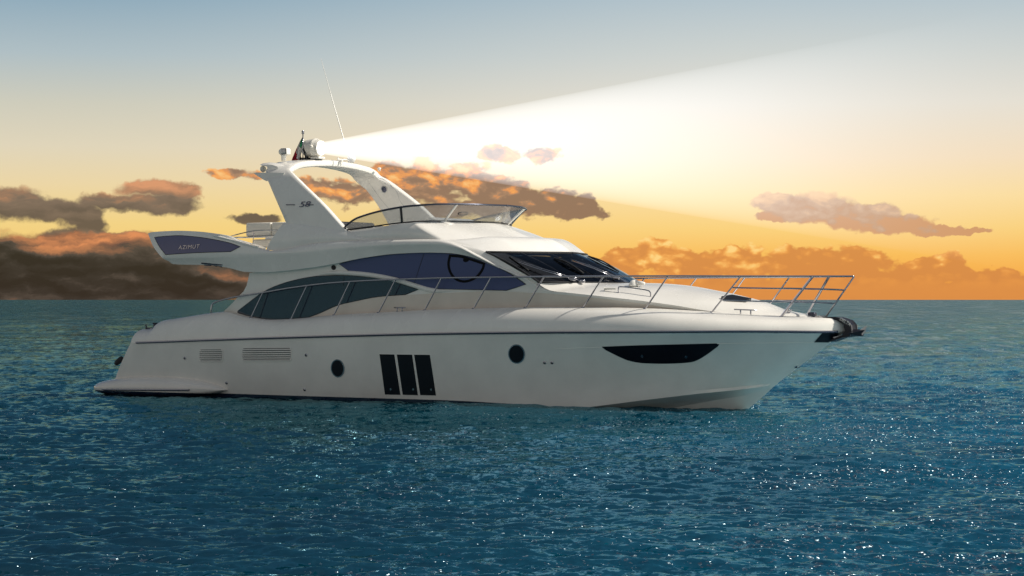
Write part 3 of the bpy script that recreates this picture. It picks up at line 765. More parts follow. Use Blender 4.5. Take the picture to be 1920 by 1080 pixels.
EB = Cv([(296, 474, 2.180), (306, 485, 2.160), (316, 489.5, 2.140), (324, 495, 2.120), (355, 496.3, 2.110), (389, 496.9, 2.100), (427, 502, 2.090), (462.5, 510, 2.080), (500, 510.5, 2.080), (531, 508, 2.080), (575, 503, 2.080), (620, 495.8, 2.080), (687, 482.6, 2.060),
         (742, 475.9, 2.020), (796, 473.6, 2.010), (842, 474.6, 2.000), (872, 479, 1.960), (911, 491.5, 1.950), (952, 509.5, 1.930), (986, 530.5, 1.910), (1005, 542, 1.890), (1036, 548.5, 1.870)])
rows = []
NE = 200
for i in range(NE):
    t = i / (NE - 1); T = ET.fr(t); Mi = EM.fr(t); B = EB.fr(t)
    r = []
    # rounded shoulder: quadratic from top to widest, then under-cut to the bottom
    c1_ = Vector(((T.x + Mi.x) / 2, Mi.y, T.z - (T.z - Mi.z) * 0.25))
    for k in range(9):
        u = k / 8; r.append(T * (1 - u) ** 2 + c1_ * 2 * u * (1 - u) + Mi * u * u)
    c2_ = Vector(((B.x + Mi.x) / 2, (Mi.y + B.y) / 2 + 0.01, (Mi.z + B.z) / 2))
    for k in range(1, 8):
        u = k / 7; r.append(Mi * (1 - u) ** 2 + c2_ * 2 * u * (1 - u) + B * u * u)
    # inner side
    r.append(Vector((B.x, B.y + 0.14, B.z + 0.01))); r.append(Vector((T.x, T.y + 0.13, T.z - 0.06))); r.append(Vector((T.x, T.y + 0.10, T.z - 0.005)))
    rows.append(r)
V, Fc = grid(rows, True); nr = len(rows[0]); Fc += [tuple(range(nr)), tuple(range(len(V) - nr, len(V)))]
brow = both('upper_moulding', (V, Fc), 'gel', yacht, 40)
BE = bvh_of(brow[0])
# flybridge floor slab reaching aft over the cockpit
rows = []
x0_ = U(330, 494, 2.0).x; x1_ = U(860, 470, 2.0).x
for i in range(30):
    x = x0_ + (x1_ - x0_) * i / 29; zz = EB.at(x).z + 0.03; za = min(EM.at(x).z, ET.at(x).z - 0.05)
    b = 1.98
    rows.append([Vector((x, -b, zz)), Vector((x, b, zz)), Vector((x, b, max(za, zz + 0.05))), Vector((x, -b, max(za, zz + 0.05)))])
V, Fc = grid(rows, True); Fc += [(0, 1, 2, 3), tuple(range(len(V) - 4, len(V)))]
mesh('flybridge_floor', V, Fc, 'gel', yacht, angle=30)
# dark panels in the wings, with lettering
wing = outline([(290, 445)], seg([(290, 445), (315, 442.6), (343, 442), (385, 446.4), (427, 454.5), (451, 462.6)], 5), [(451, 462.6), (432.6, 472)], seg([(432.6, 472), (370, 474), (311, 477.6)], 4), seg([(311, 477.6), (299, 462), (290, 445)], 4))
fr = hp(grown(wing, 1.6), 'wing_panel', 'gel', 0.006, 0.012, 12, bv=BE)
fk = hp(grown(wing, 0.5), 'panel_seal', 'rubber', 0.010, 0.012, 12, parent=fr[0], bv=BE)
pn = hp(grown(wing, -0.7), 'pane', 'glass', 0.014, 0.012, 12, parent=fr[0], bv=BE)
l_, n_ = cast(BE, 355.5, 463.5)
text('lettering', 'AZIMUT', 0.125, 'steel', fr[0], frame_at(l_ + n_ * 0.022, n_, (1, 0, 0.03)) @ Matrix.Scale(1.25, 4, (1, 0, 0)), 0.004, 0.15, 1.15)
for q in ((378, 492.2, 417, 494.6), (383, 495.6, 416, 498)):
    hp([(q[0], q[1]), (q[2], q[3] + 1.2), (q[2], q[3] + 3), (q[0], q[1] + 2.2)], 'underside_vent', 'rub', 0.012, 0.03, 6, bv=BE)
# bright grab strips on the wing shoulders
P = [cast(BE, *q)[0] + cast(BE, *q)[1] * 0.012 for q in seg([(401, 442), (430, 449), (460, 458.5), (484, 465)], 5)]
both('wing_grab_strip', tube(P, 0.022, 8), 'gel', yacht)
P = [U(a, b, c) for a, b, c in ((431, 446.5, 2.0), (452, 451.5, 2.0), (478, 459, 2.0), (498, 466, 2.0))]
both('wing_grab_strip', tube(cat(P, 5), 0.016, 8), 'gel', yacht)

# --- flybridge coaming (aft fin), body and roof over the windscreen
def plate(top, bot, th, name, m):
    n = 40; A = resample(cat([U(*p) for p in top], 6), n); B = resample(cat([U(*p) for p in bot], 6), n); rows = []
    for p, q in zip(A, B):
        r = [q.lerp(p, u / 8) + Vector((0, -0.05 * math.sin(math.pi * u / 8), 0)) for u in range(9)]
        inn = Vector((0, th, 0))
        rows.append(r + [p + Vector((0, th * 0.25, 0.018)), p + Vector((0, th * 0.75, 0.018))] + [p + inn, q + inn])
    V, Fc = grid(rows, True); nr = len(rows[0]); Fc += [tuple(range(nr)), tuple(range(len(V) - nr, len(V)))]
    return both(name, (V, Fc), m, yacht, 40)
coam = plate([(531, 419, 1.98), (552, 419.4, 1.98), (575.5, 421, 1.98), (610, 425.5, 1.98), (642, 431.5, 1.97), (668, 438.5, 1.97), (691, 446.5, 1.96), (730, 449.5, 1.95)],
             [(499, 469, 2.06), (530, 470, 2.05), (560, 464, 2.05), (598, 459, 2.04), (642, 455, 2.02), (668, 453, 2.0), (691, 452, 2.0), (730, 451, 1.99)], 0.13, 'flybridge_coaming', 'gel')
# body: top edge line and base line, both run round the front
TOP = [(645, 434, 1.93), (700, 427, 1.93), (740, 421, 1.91), (768, 417.9, 1.88), (780, 416.8, 1.83), (800, 416, 1.60), (834, 416, 1.2), (870, 416.6, 0.72), (905, 418, 0.3), (925, 418.6, 0)]
BAS = [(660, 452, 1.97), (700, 451, 1.97), (760, 450, 1.96), (800, 449.6, 1.95), (824, 449.6, 1.94), (846, 449.4, 1.80), (915, 448.4, 1.25), (960, 449, 0.7), (985, 450, 0.3), (1003, 450.6, 0)]
VIS = [(664, 453, 2.0), (702, 452.5, 2.0), (764, 452, 2.0), (800, 452, 2.0), (846, 456, 1.97), (895, 456, 1.66), (945, 455, 1.2), (992, 454.6, 0.66), (1018, 455, 0.3), (1036, 455.6, 0)]
def fine(L, n=9): return cat([U(*p) for p in L], n)
T_, B_ = fine(TOP), fine(BAS)
rows = []
for p, q in zip(T_, B_):
    c_ = p.lerp(q, 0.45) + Vector((0.0, 0, 0.012)); r = []
    out_ = Vector((p.x - 8.2, p.y * 0.9, 0)); out_ = out_.normalized() if out_.length > 0 else Vector((1, 0, 0))
    for k in range(11):
        u = k / 10; r.append(p.lerp(q, u) + out_ * 0.05 * math.sin(math.pi * u))
    rows.append(r)
body = mesh('flybridge_body', *mir(*grid(rows)), 'gel', yacht, angle=40)
# inner wall / dash so the body is not a shell
rows = [[p, p + Vector((-0.02, 0.10 if p.y < -0.5 else 0, 0.012)), Vector((min(p.x, p.x - 0.16), p.y * 0.90, p.z - 0.02)), Vector((p.x - 0.25, p.y * 0.86, p.z - 0.30))] for p in T_]
mesh('flybridge_lining', *mir(*grid(rows)), 'gel', yacht, angle=30)
# roof between the body and the windscreen head
WH = [(911, 472.3, 1.90), (945, 472.6, 1.62), (985, 473, 1.18), (1025, 473.4, 0.65), (1052, 473.6, 0.3), (1072, 473.8, 0)]
WB = [(1009, 528.5, 1.96), (1046, 529, 1.68), (1088, 529.6, 1.22), (1130, 530.2, 0.68), (1158, 530.6, 0.3), (1178, 531, 0)]
wh = resample(fine(WH), 40); wb = resample(fine(WB), 40)
i0 = 4 * 9; bs = resample(B_[i0:], 40)
rows = []
for jj_, (p, q) in enumerate(zip(bs, wh)):
    r = []; blg = 0.03 + 0.11 * min(1, jj_ / 14)
    for k in range(13):
        u = k / 12; r.append(p.lerp(q, u) + Vector((0, 0, blg * math.sin(math.pi * u ** 0.8))))
    rows.append(r)
roof = mesh('cabin_roof', *mir(*grid(rows)), 'gel', yacht, angle=50)
# filler from roof edge to the eyebrow
e_pts = resample([ET.at(x) for x in np.linspace(U(826, 450, 1.98).x, U(1007, 533, 1.88).x, 60)], 40)
edge_in = resample([rows[0][k] for k in range(13)] + [wh[0].lerp(wb[0], k / 20) for k in range(1, 21)], 40)
rowsf = [[a_.lerp(b_, k / 5) + Vector((0, 0, 0.012 * math.sin(math.pi * k / 5))) for k in range(6)] for a_, b_ in zip(e_pts, edge_in)]
both('pillar_moulding', grid(rowsf), 'gel', yacht, 60)
# windscreen
rowsw = []
for p, q in zip(wh, wb):
    rowsw.append([p.lerp(q, k / 10) + Vector((0.02, 0, 0.035)) * math.sin(math.pi * k / 10) for k in range(11)])
ws = mesh('windscreen', *mir(*grid(rowsw)), 'wscreen', yacht, angle=60)
BW = bvh_of(ws)
for edge, rr in ((wh, 0.018), (wb, 0.016), ([r_[0] for r_ in [rowsw[0]]] + rowsw[0][1:], 0.02)):
    P = [p + Vector((0.004, -0.004, 0.002)) for p in edge]
    both('windscreen_seal', tube(P, rr, 6), 'rubber', ws)
for jx in (0, 13):
    P = [rowsw[min(39, 14 + jx)][k] + Vector((-0.02, 0, -0.02)) for k in range(11)]
    both('windscreen_mullion', tube(P, 0.03, 6), 'blackp', ws)
# things seen behind the windscreen
xi = U(985, 520, 1.2).x
mesh('helm_dash', *box((xi + 0.2, 0, wb[0].z - 0.14), (2.0, 3.2, 0.22), 0.06), 'blackp', yacht)
for yy in (-1.1, -0.4, 0.7):
    st_ = mesh('helm_seat', *box((xi - 1.3, yy, wb[0].z - 0.05), (0.16, 0.55, 0.7), 0.06, Matrix.Rotation(R(-10), 3, 'Y')), 'vinyl', yacht)
mesh('cabin_ceiling', *box((xi - 2.2, 0, wh[0].z - 0.10), (3.6, 3.4, 0.05), 0.01), 'inside', yacht)
mesh('cabin_back_wall', *box((xi - 3.4, 0, wh[0].z - 0.7), (0.06, 3.5, 1.3), 0.01), 'inside', yacht)

# trunk top: foredeck between the creases
CR = Cv([(1009, 531, 1.96), (1022, 540.5, 1.90), (1036, 545.6, 1.87), (1060, 548.3, 1.85), (1125, 555.3, 1.77), (1200, 563.8, 1.57), (1260, 571.8, 1.39), (1335, 583.8, 1.07), (1420, 591.8, 0.67), (1490, 596.3, 0.31)])
CL = Cv([(1178, 531, 0), (1200, 530.5, 0), (1228, 531, 0), (1275, 534.5, 0), (1326, 543, 0), (1380, 554, 0), (1427, 566, 0), (1475.6, 582.5, 0), (1541, 593, 0)])
rows = []
for i in range(90):
    t = i / 89; a_ = CR.fr(t); c_ = CL.fr(t); r = []
    for k in range(21):
        s_ = k / 20; e_ = 1 - (1 - s_) ** 2
        base = Vector((a_.x + (c_.x - a_.x) * e_, a_.y * (1 - s_), a_.z + (c_.z - a_.z) * (1 - (1 - s_) ** 2.4)))
        if i == 0: pass
        r.append(base)
    rows.append(r)
trunk = mesh('foredeck_trunk', *mir(*grid(rows)), 'gel', yacht, angle=50)
BK = bvh_of(trunk)

# --- radar arch
stn = [(1.98, (536, 424), (655, 436)), (1.97, (532.5, 414), (641, 422)), (1.94, (517, 378), (604, 380)), (1.86, (503, 345), (567, 343)), (1.78, (497.5, 331), (551, 325)), (1.66, (497, 318), (545, 315.5))]
path = [(Vector(U(*a, b)), Vector(U(*f_, b))) for b, a, f_ in stn]
xa_, xf_ = path[-1][0].x, path[-1][1].x; zc = path[-1][1].z
for b, dz, da in ((1.50, 0.11, 0.0), (1.25, 0.185, 0.02), (0.8, 0.24, 0.05), (0.35, 0.27, 0.07), (0.0, 0.28, 0.08)):
    path.append((Vector((xa_ + da, -b, zc + dz)), Vector((xf_ - da * 0.2, -b, zc + dz - 0.015))))
A = cat([p[0] for p in path], 5); Fp = cat([p[1] for p in path], 5)
rows = []
for i, (a_, f_) in enumerate(zip(A, Fp)):
    j0, j1 = max(i - 1, 0), min(i + 1, len(A) - 1)
    tv = ((A[j1] + Fp[j1]) - (A[j0] + Fp[j0])); ch = f_ - a_; N_ = tv.cross(ch).normalized()
    if N_.y < 0 and i < len(A) * 0.55: N_ = -N_
    if i >= len(A) * 0.55 and N_.z > 0: N_ = -N_
    th = 0.15; L = ch.length; c = ch.normalized(); rd = 0.05; r = []
    prof_ = [(0.02, th * 0.5), (rd * 0.4, th * 0.12), (rd * 1.2, 0.0)] + [(rd * 1.2 + (L - 2.4 * rd) * k / 8, -0.012 * math.sin(math.pi * k / 8)) for k in range(1, 8)] + \
            [(L - rd * 1.2, 0.0), (L - rd * 0.4, th * 0.12), (L, th * 0.5), (L - rd * 0.4, th * 0.88), (L - rd * 1.2, th), (L * 0.5, th), (rd * 1.2, th), (rd * 0.4, th * 0.88)]
    for u, v in prof_: r.append(a_ + c * u + N_ * v)
    rows.append(r)
V, Fc = grid(rows, True)
V, Fc = mir(V, Fc)
arch = mesh('radar_arch', V, Fc, 'gel', yacht, angle=45)
BA = bvh_of(arch)
l_, n_ = cast(BA, 571, 383.5)
mwt = frame_at(l_ + n_ * 0.012, n_, (1, 0, 0.02))
text('model_number', '58', 0.17, 'rub', arch, mwt @ Matrix.Scale(1.8, 4, (1, 0, 0)), 0.006, 0.25, 1.0)
for x0__, x1__ in ((537, 553), (577, 588)):
    P = [cast(BA, px, 384.0)[0] + cast(BA, px, 384.0)[1] * 0.01 for px in np.linspace(x0__, x1__, 5)]
    mesh('badge_line', *tube(P, 0.009, 6), 'rub', arch)
# round speaker and recessed panel on the inner face of the port leg (seen through the arch) and its twin
for k_, (sx, sy) in enumerate(((721, 355),)):
    l_, n_ = cast(BA, sx, sy)
    sp = both('speaker', lathe([(0, 0.09), (0.015, 0.09), (0.02, 0.075), (0.012, 0.07)], l_, n_, 22), 'alu', arch)
    both('speaker_grille', lathe([(0, 0.068), (0.016, 0.068), (0.018, 0.05)], l_, n_, 22), 'rub', sp[0])
    pnl = [(690, 335.5), (716, 334.5), (742, 357), (752, 380), (775, 406), (748, 408), (722, 383), (700, 354)]
    for i in range(len(pnl)):
        a_, b_ = pnl[i - 1], pnl[i]
    P = [cast(BA, *q)[0] + cast(BA, *q)[1] * 0.001 for q in seg(pnl, 4, True)]; P = [p for p in P if p.y > 1.4]
    if len(P) > 4: both('panel_groove', tube(P, 0.004, 5), 'alu', arch)
# aft shelves on the arch with horn and lamp
ztop = path[-2][0].z
def ms(name, VF, m, parent, angle=30): return mesh(name, VF[0], VF[1], m, parent, True, angle)
def bulge(name, pts, b0, b1, th):
    V, Fc = shelf(name, pts, b0, b1, th); n = len(V) // 2; c = sum(V[:n], Vector()) / n
    rim = [Vector((v.x, v.y + 0.10, v.z)) for v in V[:n]]; out = [Vector((c.x + (v.x - c.x) * 0.62, v.y, c.z + (v.z - c.z) * 0.55 - 0.01)) for v in V[:n]]
    V = out + rim + V[n:]
    return V, [tuple(range(n))] + [tuple(range(3 * n - 1, 2 * n - 1, -1))] + [(k * n + i, k * n + (i + 1) % n, (k + 1) * n + (i + 1) % n, (k + 1) * n + i) for k in (0, 1) for i in range(n)]
def shelf(name, pts, b0, b1, th):
    """pts: (px, py) outline at half-breadth b0, solid between b0 and b1"""
    poly = [(U(a_, b_, b0).x, U(a_, b_, b0).z) for a_, b_ in pts]
    return prism(poly, -b0, -b1)
ms('arch_shelf', shelf('', [(475.5, 325), (481, 329), (494, 337), (499, 339.5), (506, 338), (531, 328), (533, 324), (480, 323.3)], 1.80, 1.5, 0), 'gel', arch, 25)
ms('arch_visor', bulge('', [(482, 308), (488, 305.6), (500, 304), (515, 305.5), (530, 311), (532, 324), (500, 324), (499, 315), (496, 310)], 1.68, 1.42, 0), 'gel', arch, 25)
ms('stern_light', lathe([(0, 0.03), (0.01, 0.06), (0.05, 0.075), (0.09, 0.06), (0.10, 0.02)], U(493, 317, 1.55) + Vector((0.06, 0, 0)), (-1, -0.1, 0), 18), 'vinyl', arch)
# flood lamp on a stalk
pl = U(532, 297, 1.3)
fl = mesh('flood_lamp', *join(lathe([(0, 0.055), (0.10, 0.055), (0.11, 0.07), (0.12, 0.07)], pl + Vector((0, 0, -0.05)), (0, 0, 1), 18)), 'gel', arch)
mesh('lamp_housing', *join(box(pl + Vector((0.05, 0, 0.15)), (0.20, 0.16, 0.155), 0.03), lathe([(0, 0.075), (0.04, 0.07), (0.07, 0.05), (0.085, 0.01)], pl + Vector((-0.04, 0, 0.15)), (-1, 0, 0), 18)), 'gel', fl)
mesh('lamp_glass', *box(pl + Vector((0.06, -0.082, 0.15)), (0.12, 0.008, 0.11), 0.003), 'alu', fl)
mesh('lamp_bezel', *join(box(pl + Vector((0.125, -0.084, 0.15)), (0.012, 0.014, 0.13), 0.003), box(pl + Vector((0.06, -0.084, 0.21)), (0.13, 0.014, 0.012), 0.003), box(pl + Vector((0.06, -0.084, 0.09)), (0.13, 0.014, 0.012), 0.003)), 'blackp', fl)

# --- searchlight
BX = Vector((1, 0.0, -0.028)).normalized()
sc = U(575, 278, 0.55); rS = 0.205
sl = mesh('searchlight', *lathe([(0, 0.02), (0.01, 0.10), (0.05, 0.15), (0.12, 0.185), (0.22, 0.20), (0.30, 0.205), (0.34, 0.215), (0.37, 0.225), (0.40, 0.215), (0.42, 0.20), (0.46, 0.195), (0.52, 0.175), (0.53, 0.15), (0.50, 0.145)], sc - BX * 0.10, BX, 40), 'vinyl', yacht, angle=40)
mesh('lens', *lathe([(0, 0.144), (0.012, 0.13), (0.022, 0.09), (0.026, 0.02)], sc + BX * 0.405, BX, 32), 'lens', sl)
kn = sc + BX * 0.30 + Vector((0, -0.20, 0.02))
mesh('tilt_knob', *lathe([(0, 0.045), (0.03, 0.045), (0.045, 0.03), (0.048, 0.02)], kn, (0.3, -1, 0.05), 18), 'vinyl', sl)
zb2 = U(575, 301, 0.55).z
mesh('searchlight_bracket', *join(box((sc.x + 0.12, sc.y, zb2 + 0.03), (0.50, 0.20, 0.07), 0.015), box((sc.x - 0.10, sc.y - 0.14, zb2 + 0.14), (0.06, 0.02, 0.30), 0.006, Matrix.Rotation(R(-14), 3, 'Y')),
     box((sc.x - 0.10, sc.y + 0.14, zb2 + 0.14), (0.06, 0.02, 0.30), 0.006, Matrix.Rotation(R(-14), 3, 'Y'))), 'blackp', sl)
mesh('bracket_shoe', *box((sc.x + 0.34, sc.y - 0.02, zb2 + 0.045), (0.24, 0.24, 0.05), 0.01), 'vinyl', sl)

# --- antennas and domes on the arch
mesh('whip_antenna', *tube([U(602, 110, 0.0), U(622, 183, 0.0), U(651, 284, 0.0), U(655, 297, 0)], [0.004, 0.009, 0.015, 0.018], 8), 'gel', arch)
ab = U(655, 300, 0)
mesh('antenna_base', *join(box(ab + Vector((0, 0, 0)), (0.07, 0.06, 0.10), 0.01)), 'alu', arch)
mesh('satellite_dome', *lathe([(0, 0.03), (0.01, 0.075), (0.03, 0.095), (0.06, 0.095), (0.08, 0.07), (0.09, 0.02)], U(661, 298.5, -0.05) - Vector((0, 0.03, 0)), (0.5, -0.86, 0.0), 24), 'gel', arch)
mesh('horn', *join(lathe([(0, 0.055), (0.02, 0.05), (0.05, 0.02), (0.22, 0.016)], U(633, 299.5, -0.1), (0.85, 0.5, 0), 18), box(U(640, 302, -0.1), (0.06, 0.05, 0.06), 0.01)), 'gel', arch)
mesh('anemometer', *lathe([(0, 0.03), (0.04, 0.03), (0.06, 0.045), (0.08, 0.04), (0.09, 0.01)], U(711, 321, -1.4), (0, 0, 1), 16), 'gel', arch)

# --- flag with its short staff (a thing of its own)
fs = U(568, 300, 0.75); ft = U(568, 250, 0.75)
staff = mesh('flag_staff', *join(tube([fs, ft], 0.013, 8), lathe([(0, 0.012), (0.01, 0.03), (0.03, 0.034), (0.045, 0.02), (0.05, 0.03), (0.07, 0.034), (0.085, 0.01)], ft - Vector((0, 0, 0.02)), (0, 0, 1), 14)), 'steel', arch)
mesh('staff_bracket', *join(box(fs + Vector((0.03, 0.0, 0.02)), (0.10, 0.08, 0.05), 0.01), tube([fs + Vector((0.1, 0, 0.0)), fs + Vector((0.01, 0, 0.26))], 0.018, 8)), 'blackp', arch)
fm = bpy.data.materials.new('flag_cloth'); fm.use_nodes = True; b_ = fm.node_tree.nodes['Principled BSDF']; N = NB(fm.node_tree); b_.inputs['Roughness'].default_value = 0.8
uvx = N.n('ShaderNodeAttribute'); uvx.attribute_name = 'stripe'
N.put(b_.inputs['Base Color'], N.ramp(uvx.outputs['Fac'], [(0, (0.0, 0.12, 0.05, 1)), (0.34, (0.6, 0.58, 0.55, 1)), (0.66, (0.42, 0.01, 0.03, 1))])); b_.inputs['Base Color'].links[0].from_node.color_ramp.interpolation = 'CONSTANT'
rows = []; st_vals = []
for i in range(19):                 # hanging limp from the top of the staff: gathered in folds
    v = i / 18; r = []
    for j in range(25):
        u = j / 24; w = 0.05 + 0.20 * v ** 0.8
        p = U(566.5, 257, 0.75).lerp(U(559, 301, 0.75), v)
        off = -w * (u ** 0.8) * 0.75
        r.append(p + Vector((off + 0.02, 0.05 * math.sin(u * 17 + v * 3) * (0.3 + v), -0.06 * u * (1 - v))))
        st_vals.append(min(1, max(0, 0.15 * v + 0.95 * (u * 0.45 + v * 0.55))))
    rows.append(r)
V, Fc = grid(rows)
fme = bpy.data.meshes.new('flag'); fme.from_pydata([tuple(v) for v in V], [], Fc); fme.materials.append(fm)
at_ = fme.attributes.new('stripe', 'FLOAT', 'POINT'); at_.data.foreach_set('value', st_vals)
for p in fme.polygons: p.use_smooth = True
flag = link('flag', fme); sm = flag.modifiers.new('thick', 'SOLIDIFY'); sm.thickness = 0.004
tag(flag, 'small green, white and red flag hanging limp beside the searchlight', 'flag')

# --- flybridge windscreen
GB = [(648, 431.5, 1.94), (675, 427.5, 1.94), (700, 424.5, 1.94), (730, 420.3, 1.92), (758, 417.2, 1.86), (785, 415.2, 1.73), (810, 414.5, 1.51), (834, 414.4, 1.2), (870, 415, 0.72), (905, 416.2, 0.3), (925, 417, 0)]
GT = [(647, 424.5, 1.95), (662, 413, 1.97), (677, 406, 1.99), (711.6, 396, 1.99), (757.5, 387.5, 1.95), (790, 384.6, 1.87), (819, 383, 1.70), (857, 382.8, 1.30), (900, 383.6, 0.78), (932, 384.8, 0.3), (950, 385.4, 0)]
gb = fine(GB, 7); gt = fine(GT, 7)
rows = [[a_.lerp(b_, k / 5) for k in range(6)] for a_, b_ in zip(gb, gt)]
fw = mesh('flybridge_windscreen', *mir(*grid(rows)), 'smoke', yacht, angle=60)
V, Fc = tube(gt, 0.022, 8); mesh('screen_top_rail', *mir(V, Fc), 'dsteel', fw)
V, Fc = tube(gb, 0.016, 6); mesh('screen_base_rail', *mir(V, Fc), 'blackp', fw)
both('screen_end_post', tube([gb[0], gt[0]], 0.022, 8), 'blackp', fw)
for i, mm, rr in ((27, 'blackp', 0.026), (49, 'gel', 0.026)):
    V, Fc = tube([gb[i].lerp(gt[i], k / 4) for k in range(5)], rr, 8); both('mullion', (V, Fc), mm, fw)
# instrument pod and lounge seats on the flybridge
mesh('instrument_pod', *box(U(880, 417, 0.6) + Vector((-0.3, 0, -0.10)), (0.6, 1.5, 0.28), 0.09, Matrix.Rotation(R(18), 3, 'Y')), 'gel', yacht)
wl = U(868, 405, 0.9); mesh('helm_wheel', *tube([wl + Vector((0.04 * math.cos(a), 0.17 * math.sin(a), 0.05 + 0.03 * math.cos(a))) for a in np.linspace(0, 2 * math.pi, 25)], 0.012, 6), 'blackp', yacht)
mesh('flybridge_seat', *join(box(U(700, 434, 0.9) + Vector((0, 0, 0.0)), (0.9, 1.2, 0.22), 0.07), box(U(668, 431, 0.9), (0.16, 1.2, 0.34), 0.06)), 'blackp', yacht)
sx0 = U(460.5, 430, 1.55).x; sx1 = U(508, 430, 1.55).x; sx2 = U(545, 430, 1.55).x; zt_ = U(480, 417.5, 1.55).z; zb_ = U(480, 443, 1.55).z; zl = U(480, 447, 1.55).z; zf = U(480, 462, 1.55).z
sofa = mesh('lounge_sofa', *box(((sx0 + sx2) / 2 + 0.1, -1.18, (zl + zf) / 2 - 0.02), (sx2 - sx0 - 0.15, 0.72, zl - zf), 0.05), 'vinyl', yacht)
for a_, b__ in ((sx0, sx1 - 0.01), (sx1 + 0.01, sx2)):
    mesh('backrest_cushion', *box(((a_ + b__) / 2, -1.47, (zt_ + zb_) / 2), (b__ - a_, 0.16, zt_ - zb_), 0.035), 'vinyl', sofa)
mesh('seat_shelf', *box(((sx0 + sx2) / 2 - 0.1, -1.55, U(480, 444.5, 1.6).z), (sx2 - sx0 + 0.5, 0.10, 0.03), 0.01), 'gel', sofa)
both('aft_rail', join(tube(cat([U(429, 444.5, 2.02), U(445, 439.5, 2.0), U(475.6, 433, 2.0), U(505, 431.5, 1.98), U(531, 431.6, 1.96)], 6), 0.012, 8), tube([U(441, 445.5, 2.0), U(475, 444, 2.0), U(523, 442, 1.97)], 0.010, 8),
     tube([U(476, 433, 2.0), U(474, 458, 2.02)], 0.010, 8)), 'steel', yacht)

# --- guard rails
RT_ = [(403, 567, 2.06), (425, 560.3, 2.05), (448, 555.6, 2.05), (493, 548.7, 2.06), (534, 541.5, 2.06), (575, 535.6, 2.07), (615, 531, 2.07), (655, 528, 2.07), (700, 525.6, 2.07), (740, 524, 2.07), (820, 521.3, 2.06), (920, 519.7, 2.05), (1019, 518.8, 2.0), (1131, 517.9, 1.90), (1252, 517.5, 1.61),
       (1320, 517.6, 1.36), (1389, 517.9, 1.05), (1458, 518, 0.70), (1524, 518, 0.36), (1560, 518, 0.19), (1590, 518, 0.05), (1601, 518.2, 0.0)]
start = [U(395.7, 587, 2.08), U(396.3, 578, 2.08), U(398, 571, 2.07)]
topr = cat(start + [U(*p) for p in RT_], 5)
V, Fc = tube(topr, 0.019, 8); rail = mesh('guard_rail', *mir(V, Fc), 'steel', yacht)
STN = [((493, 549), 2.06, (470, 596.5), 2.1), ((575.5, 536), 2.07, (545.5, 598.5), 2.1), ((656.5, 528.3), 2.07, (625.5, 591.5), 2.1), ((742, 524), 2.07, (709, 587), 2.1), ((828, 521.2), 2.06, (795.5, 582.3), 2.07), ((921, 519.8), 2.05, (887, 579.6), 2.04),
       ((1020, 518.9), 2.0, (984.4, 577.5), 1.98), ((1131.5, 518), 1.9, (1092, 577.5), 1.85), ((1252.5, 517.6), 1.61, (1208.5, 579.5), 1.6), ((1389, 518), 1.05, (1333, 586.4), 1.12), ((1524, 518), 0.36, (1463.5, 594.5), 0.55)]
for (a_, b0, c_, b1) in STN:
    p_, q_ = U(*a_, b0), U(*c_, b1)
    rr = 0.016 if a_[0] < 1500 else 0.026
    both('stanchion', join(tube([q_ - Vector((0, 0, 0.01)), p_], rr, 8), lathe([(0, 0.04), (0.012, 0.038), (0.03, 0.02)], q_ - Vector((0, 0, 0.006)), (0, 0, 1), 14)), 'steel', rail)
mesh('stanchion', *tube([U(1547, 596, 0), U(1601.5, 518.5, 0)], 0.017, 8), 'steel', rail)
both('mid_rail', tube(cat([U(1373.6, 539.4, 1.07), U(1430, 540.4, 0.82), U(1506, 541.6, 0.42), U(1556, 542.8, 0.16), U(1583, 544, 0.0)], 6), 0.015, 8), 'steel', rail)
both('mid_rail', tube(cat([U(1355, 562.5, 1.1), U(1420, 565, 0.80), U(1485, 566.6, 0.48), U(1535, 567.6, 0.20), U(1566, 569, 0.0)], 6), 0.013, 8), 'steel', rail)

# --- deck fittings
def cleat(p, L=0.34, nm='cleat', ax=Vector((1, 0, 0))):
    ax = ax.normalized()
    return join(tube([p - ax * L / 2 + Vector((0, 0, 0.10)), p + ax * L / 2 + Vector((0, 0, 0.10))], 0.013, 8), tube([p - ax * L * 0.22, p - ax * L * 0.22 + Vector((0, 0, 0.10))], 0.014, 8), tube([p + ax * L * 0.22, p + ax * L * 0.22 + Vector((0, 0, 0.10))], 0.014, 8))
both('cleat', cleat(U(749.5, 585.6, 2.12), 0.30), 'steel', yacht)
both('cleat', cleat(U(1398, 590.5, 0.82), 0.46, ax=Vector((1, 0.35, -0.04))), 'steel', yacht)
ps = U(274, 617.5, 2.0)
both('mooring_post', join(lathe([(0, 0.018), (0.09, 0.018), (0.10, 0.03), (0.11, 0.028)], ps, (0, 0, 1), 14)), 'dsteel', yacht)
both('mooring_winch', join(lathe([(0, 0.08), (0.03, 0.08), (0.05, 0.045), (0.12, 0.045), (0.15, 0.07), (0.16, 0.06)], U(291, 618, 1.95), (0, 0, 1), 18), box(U(284, 616, 1.95), (0.25, 0.1, 0.05), 0.02)), 'dsteel', yacht)
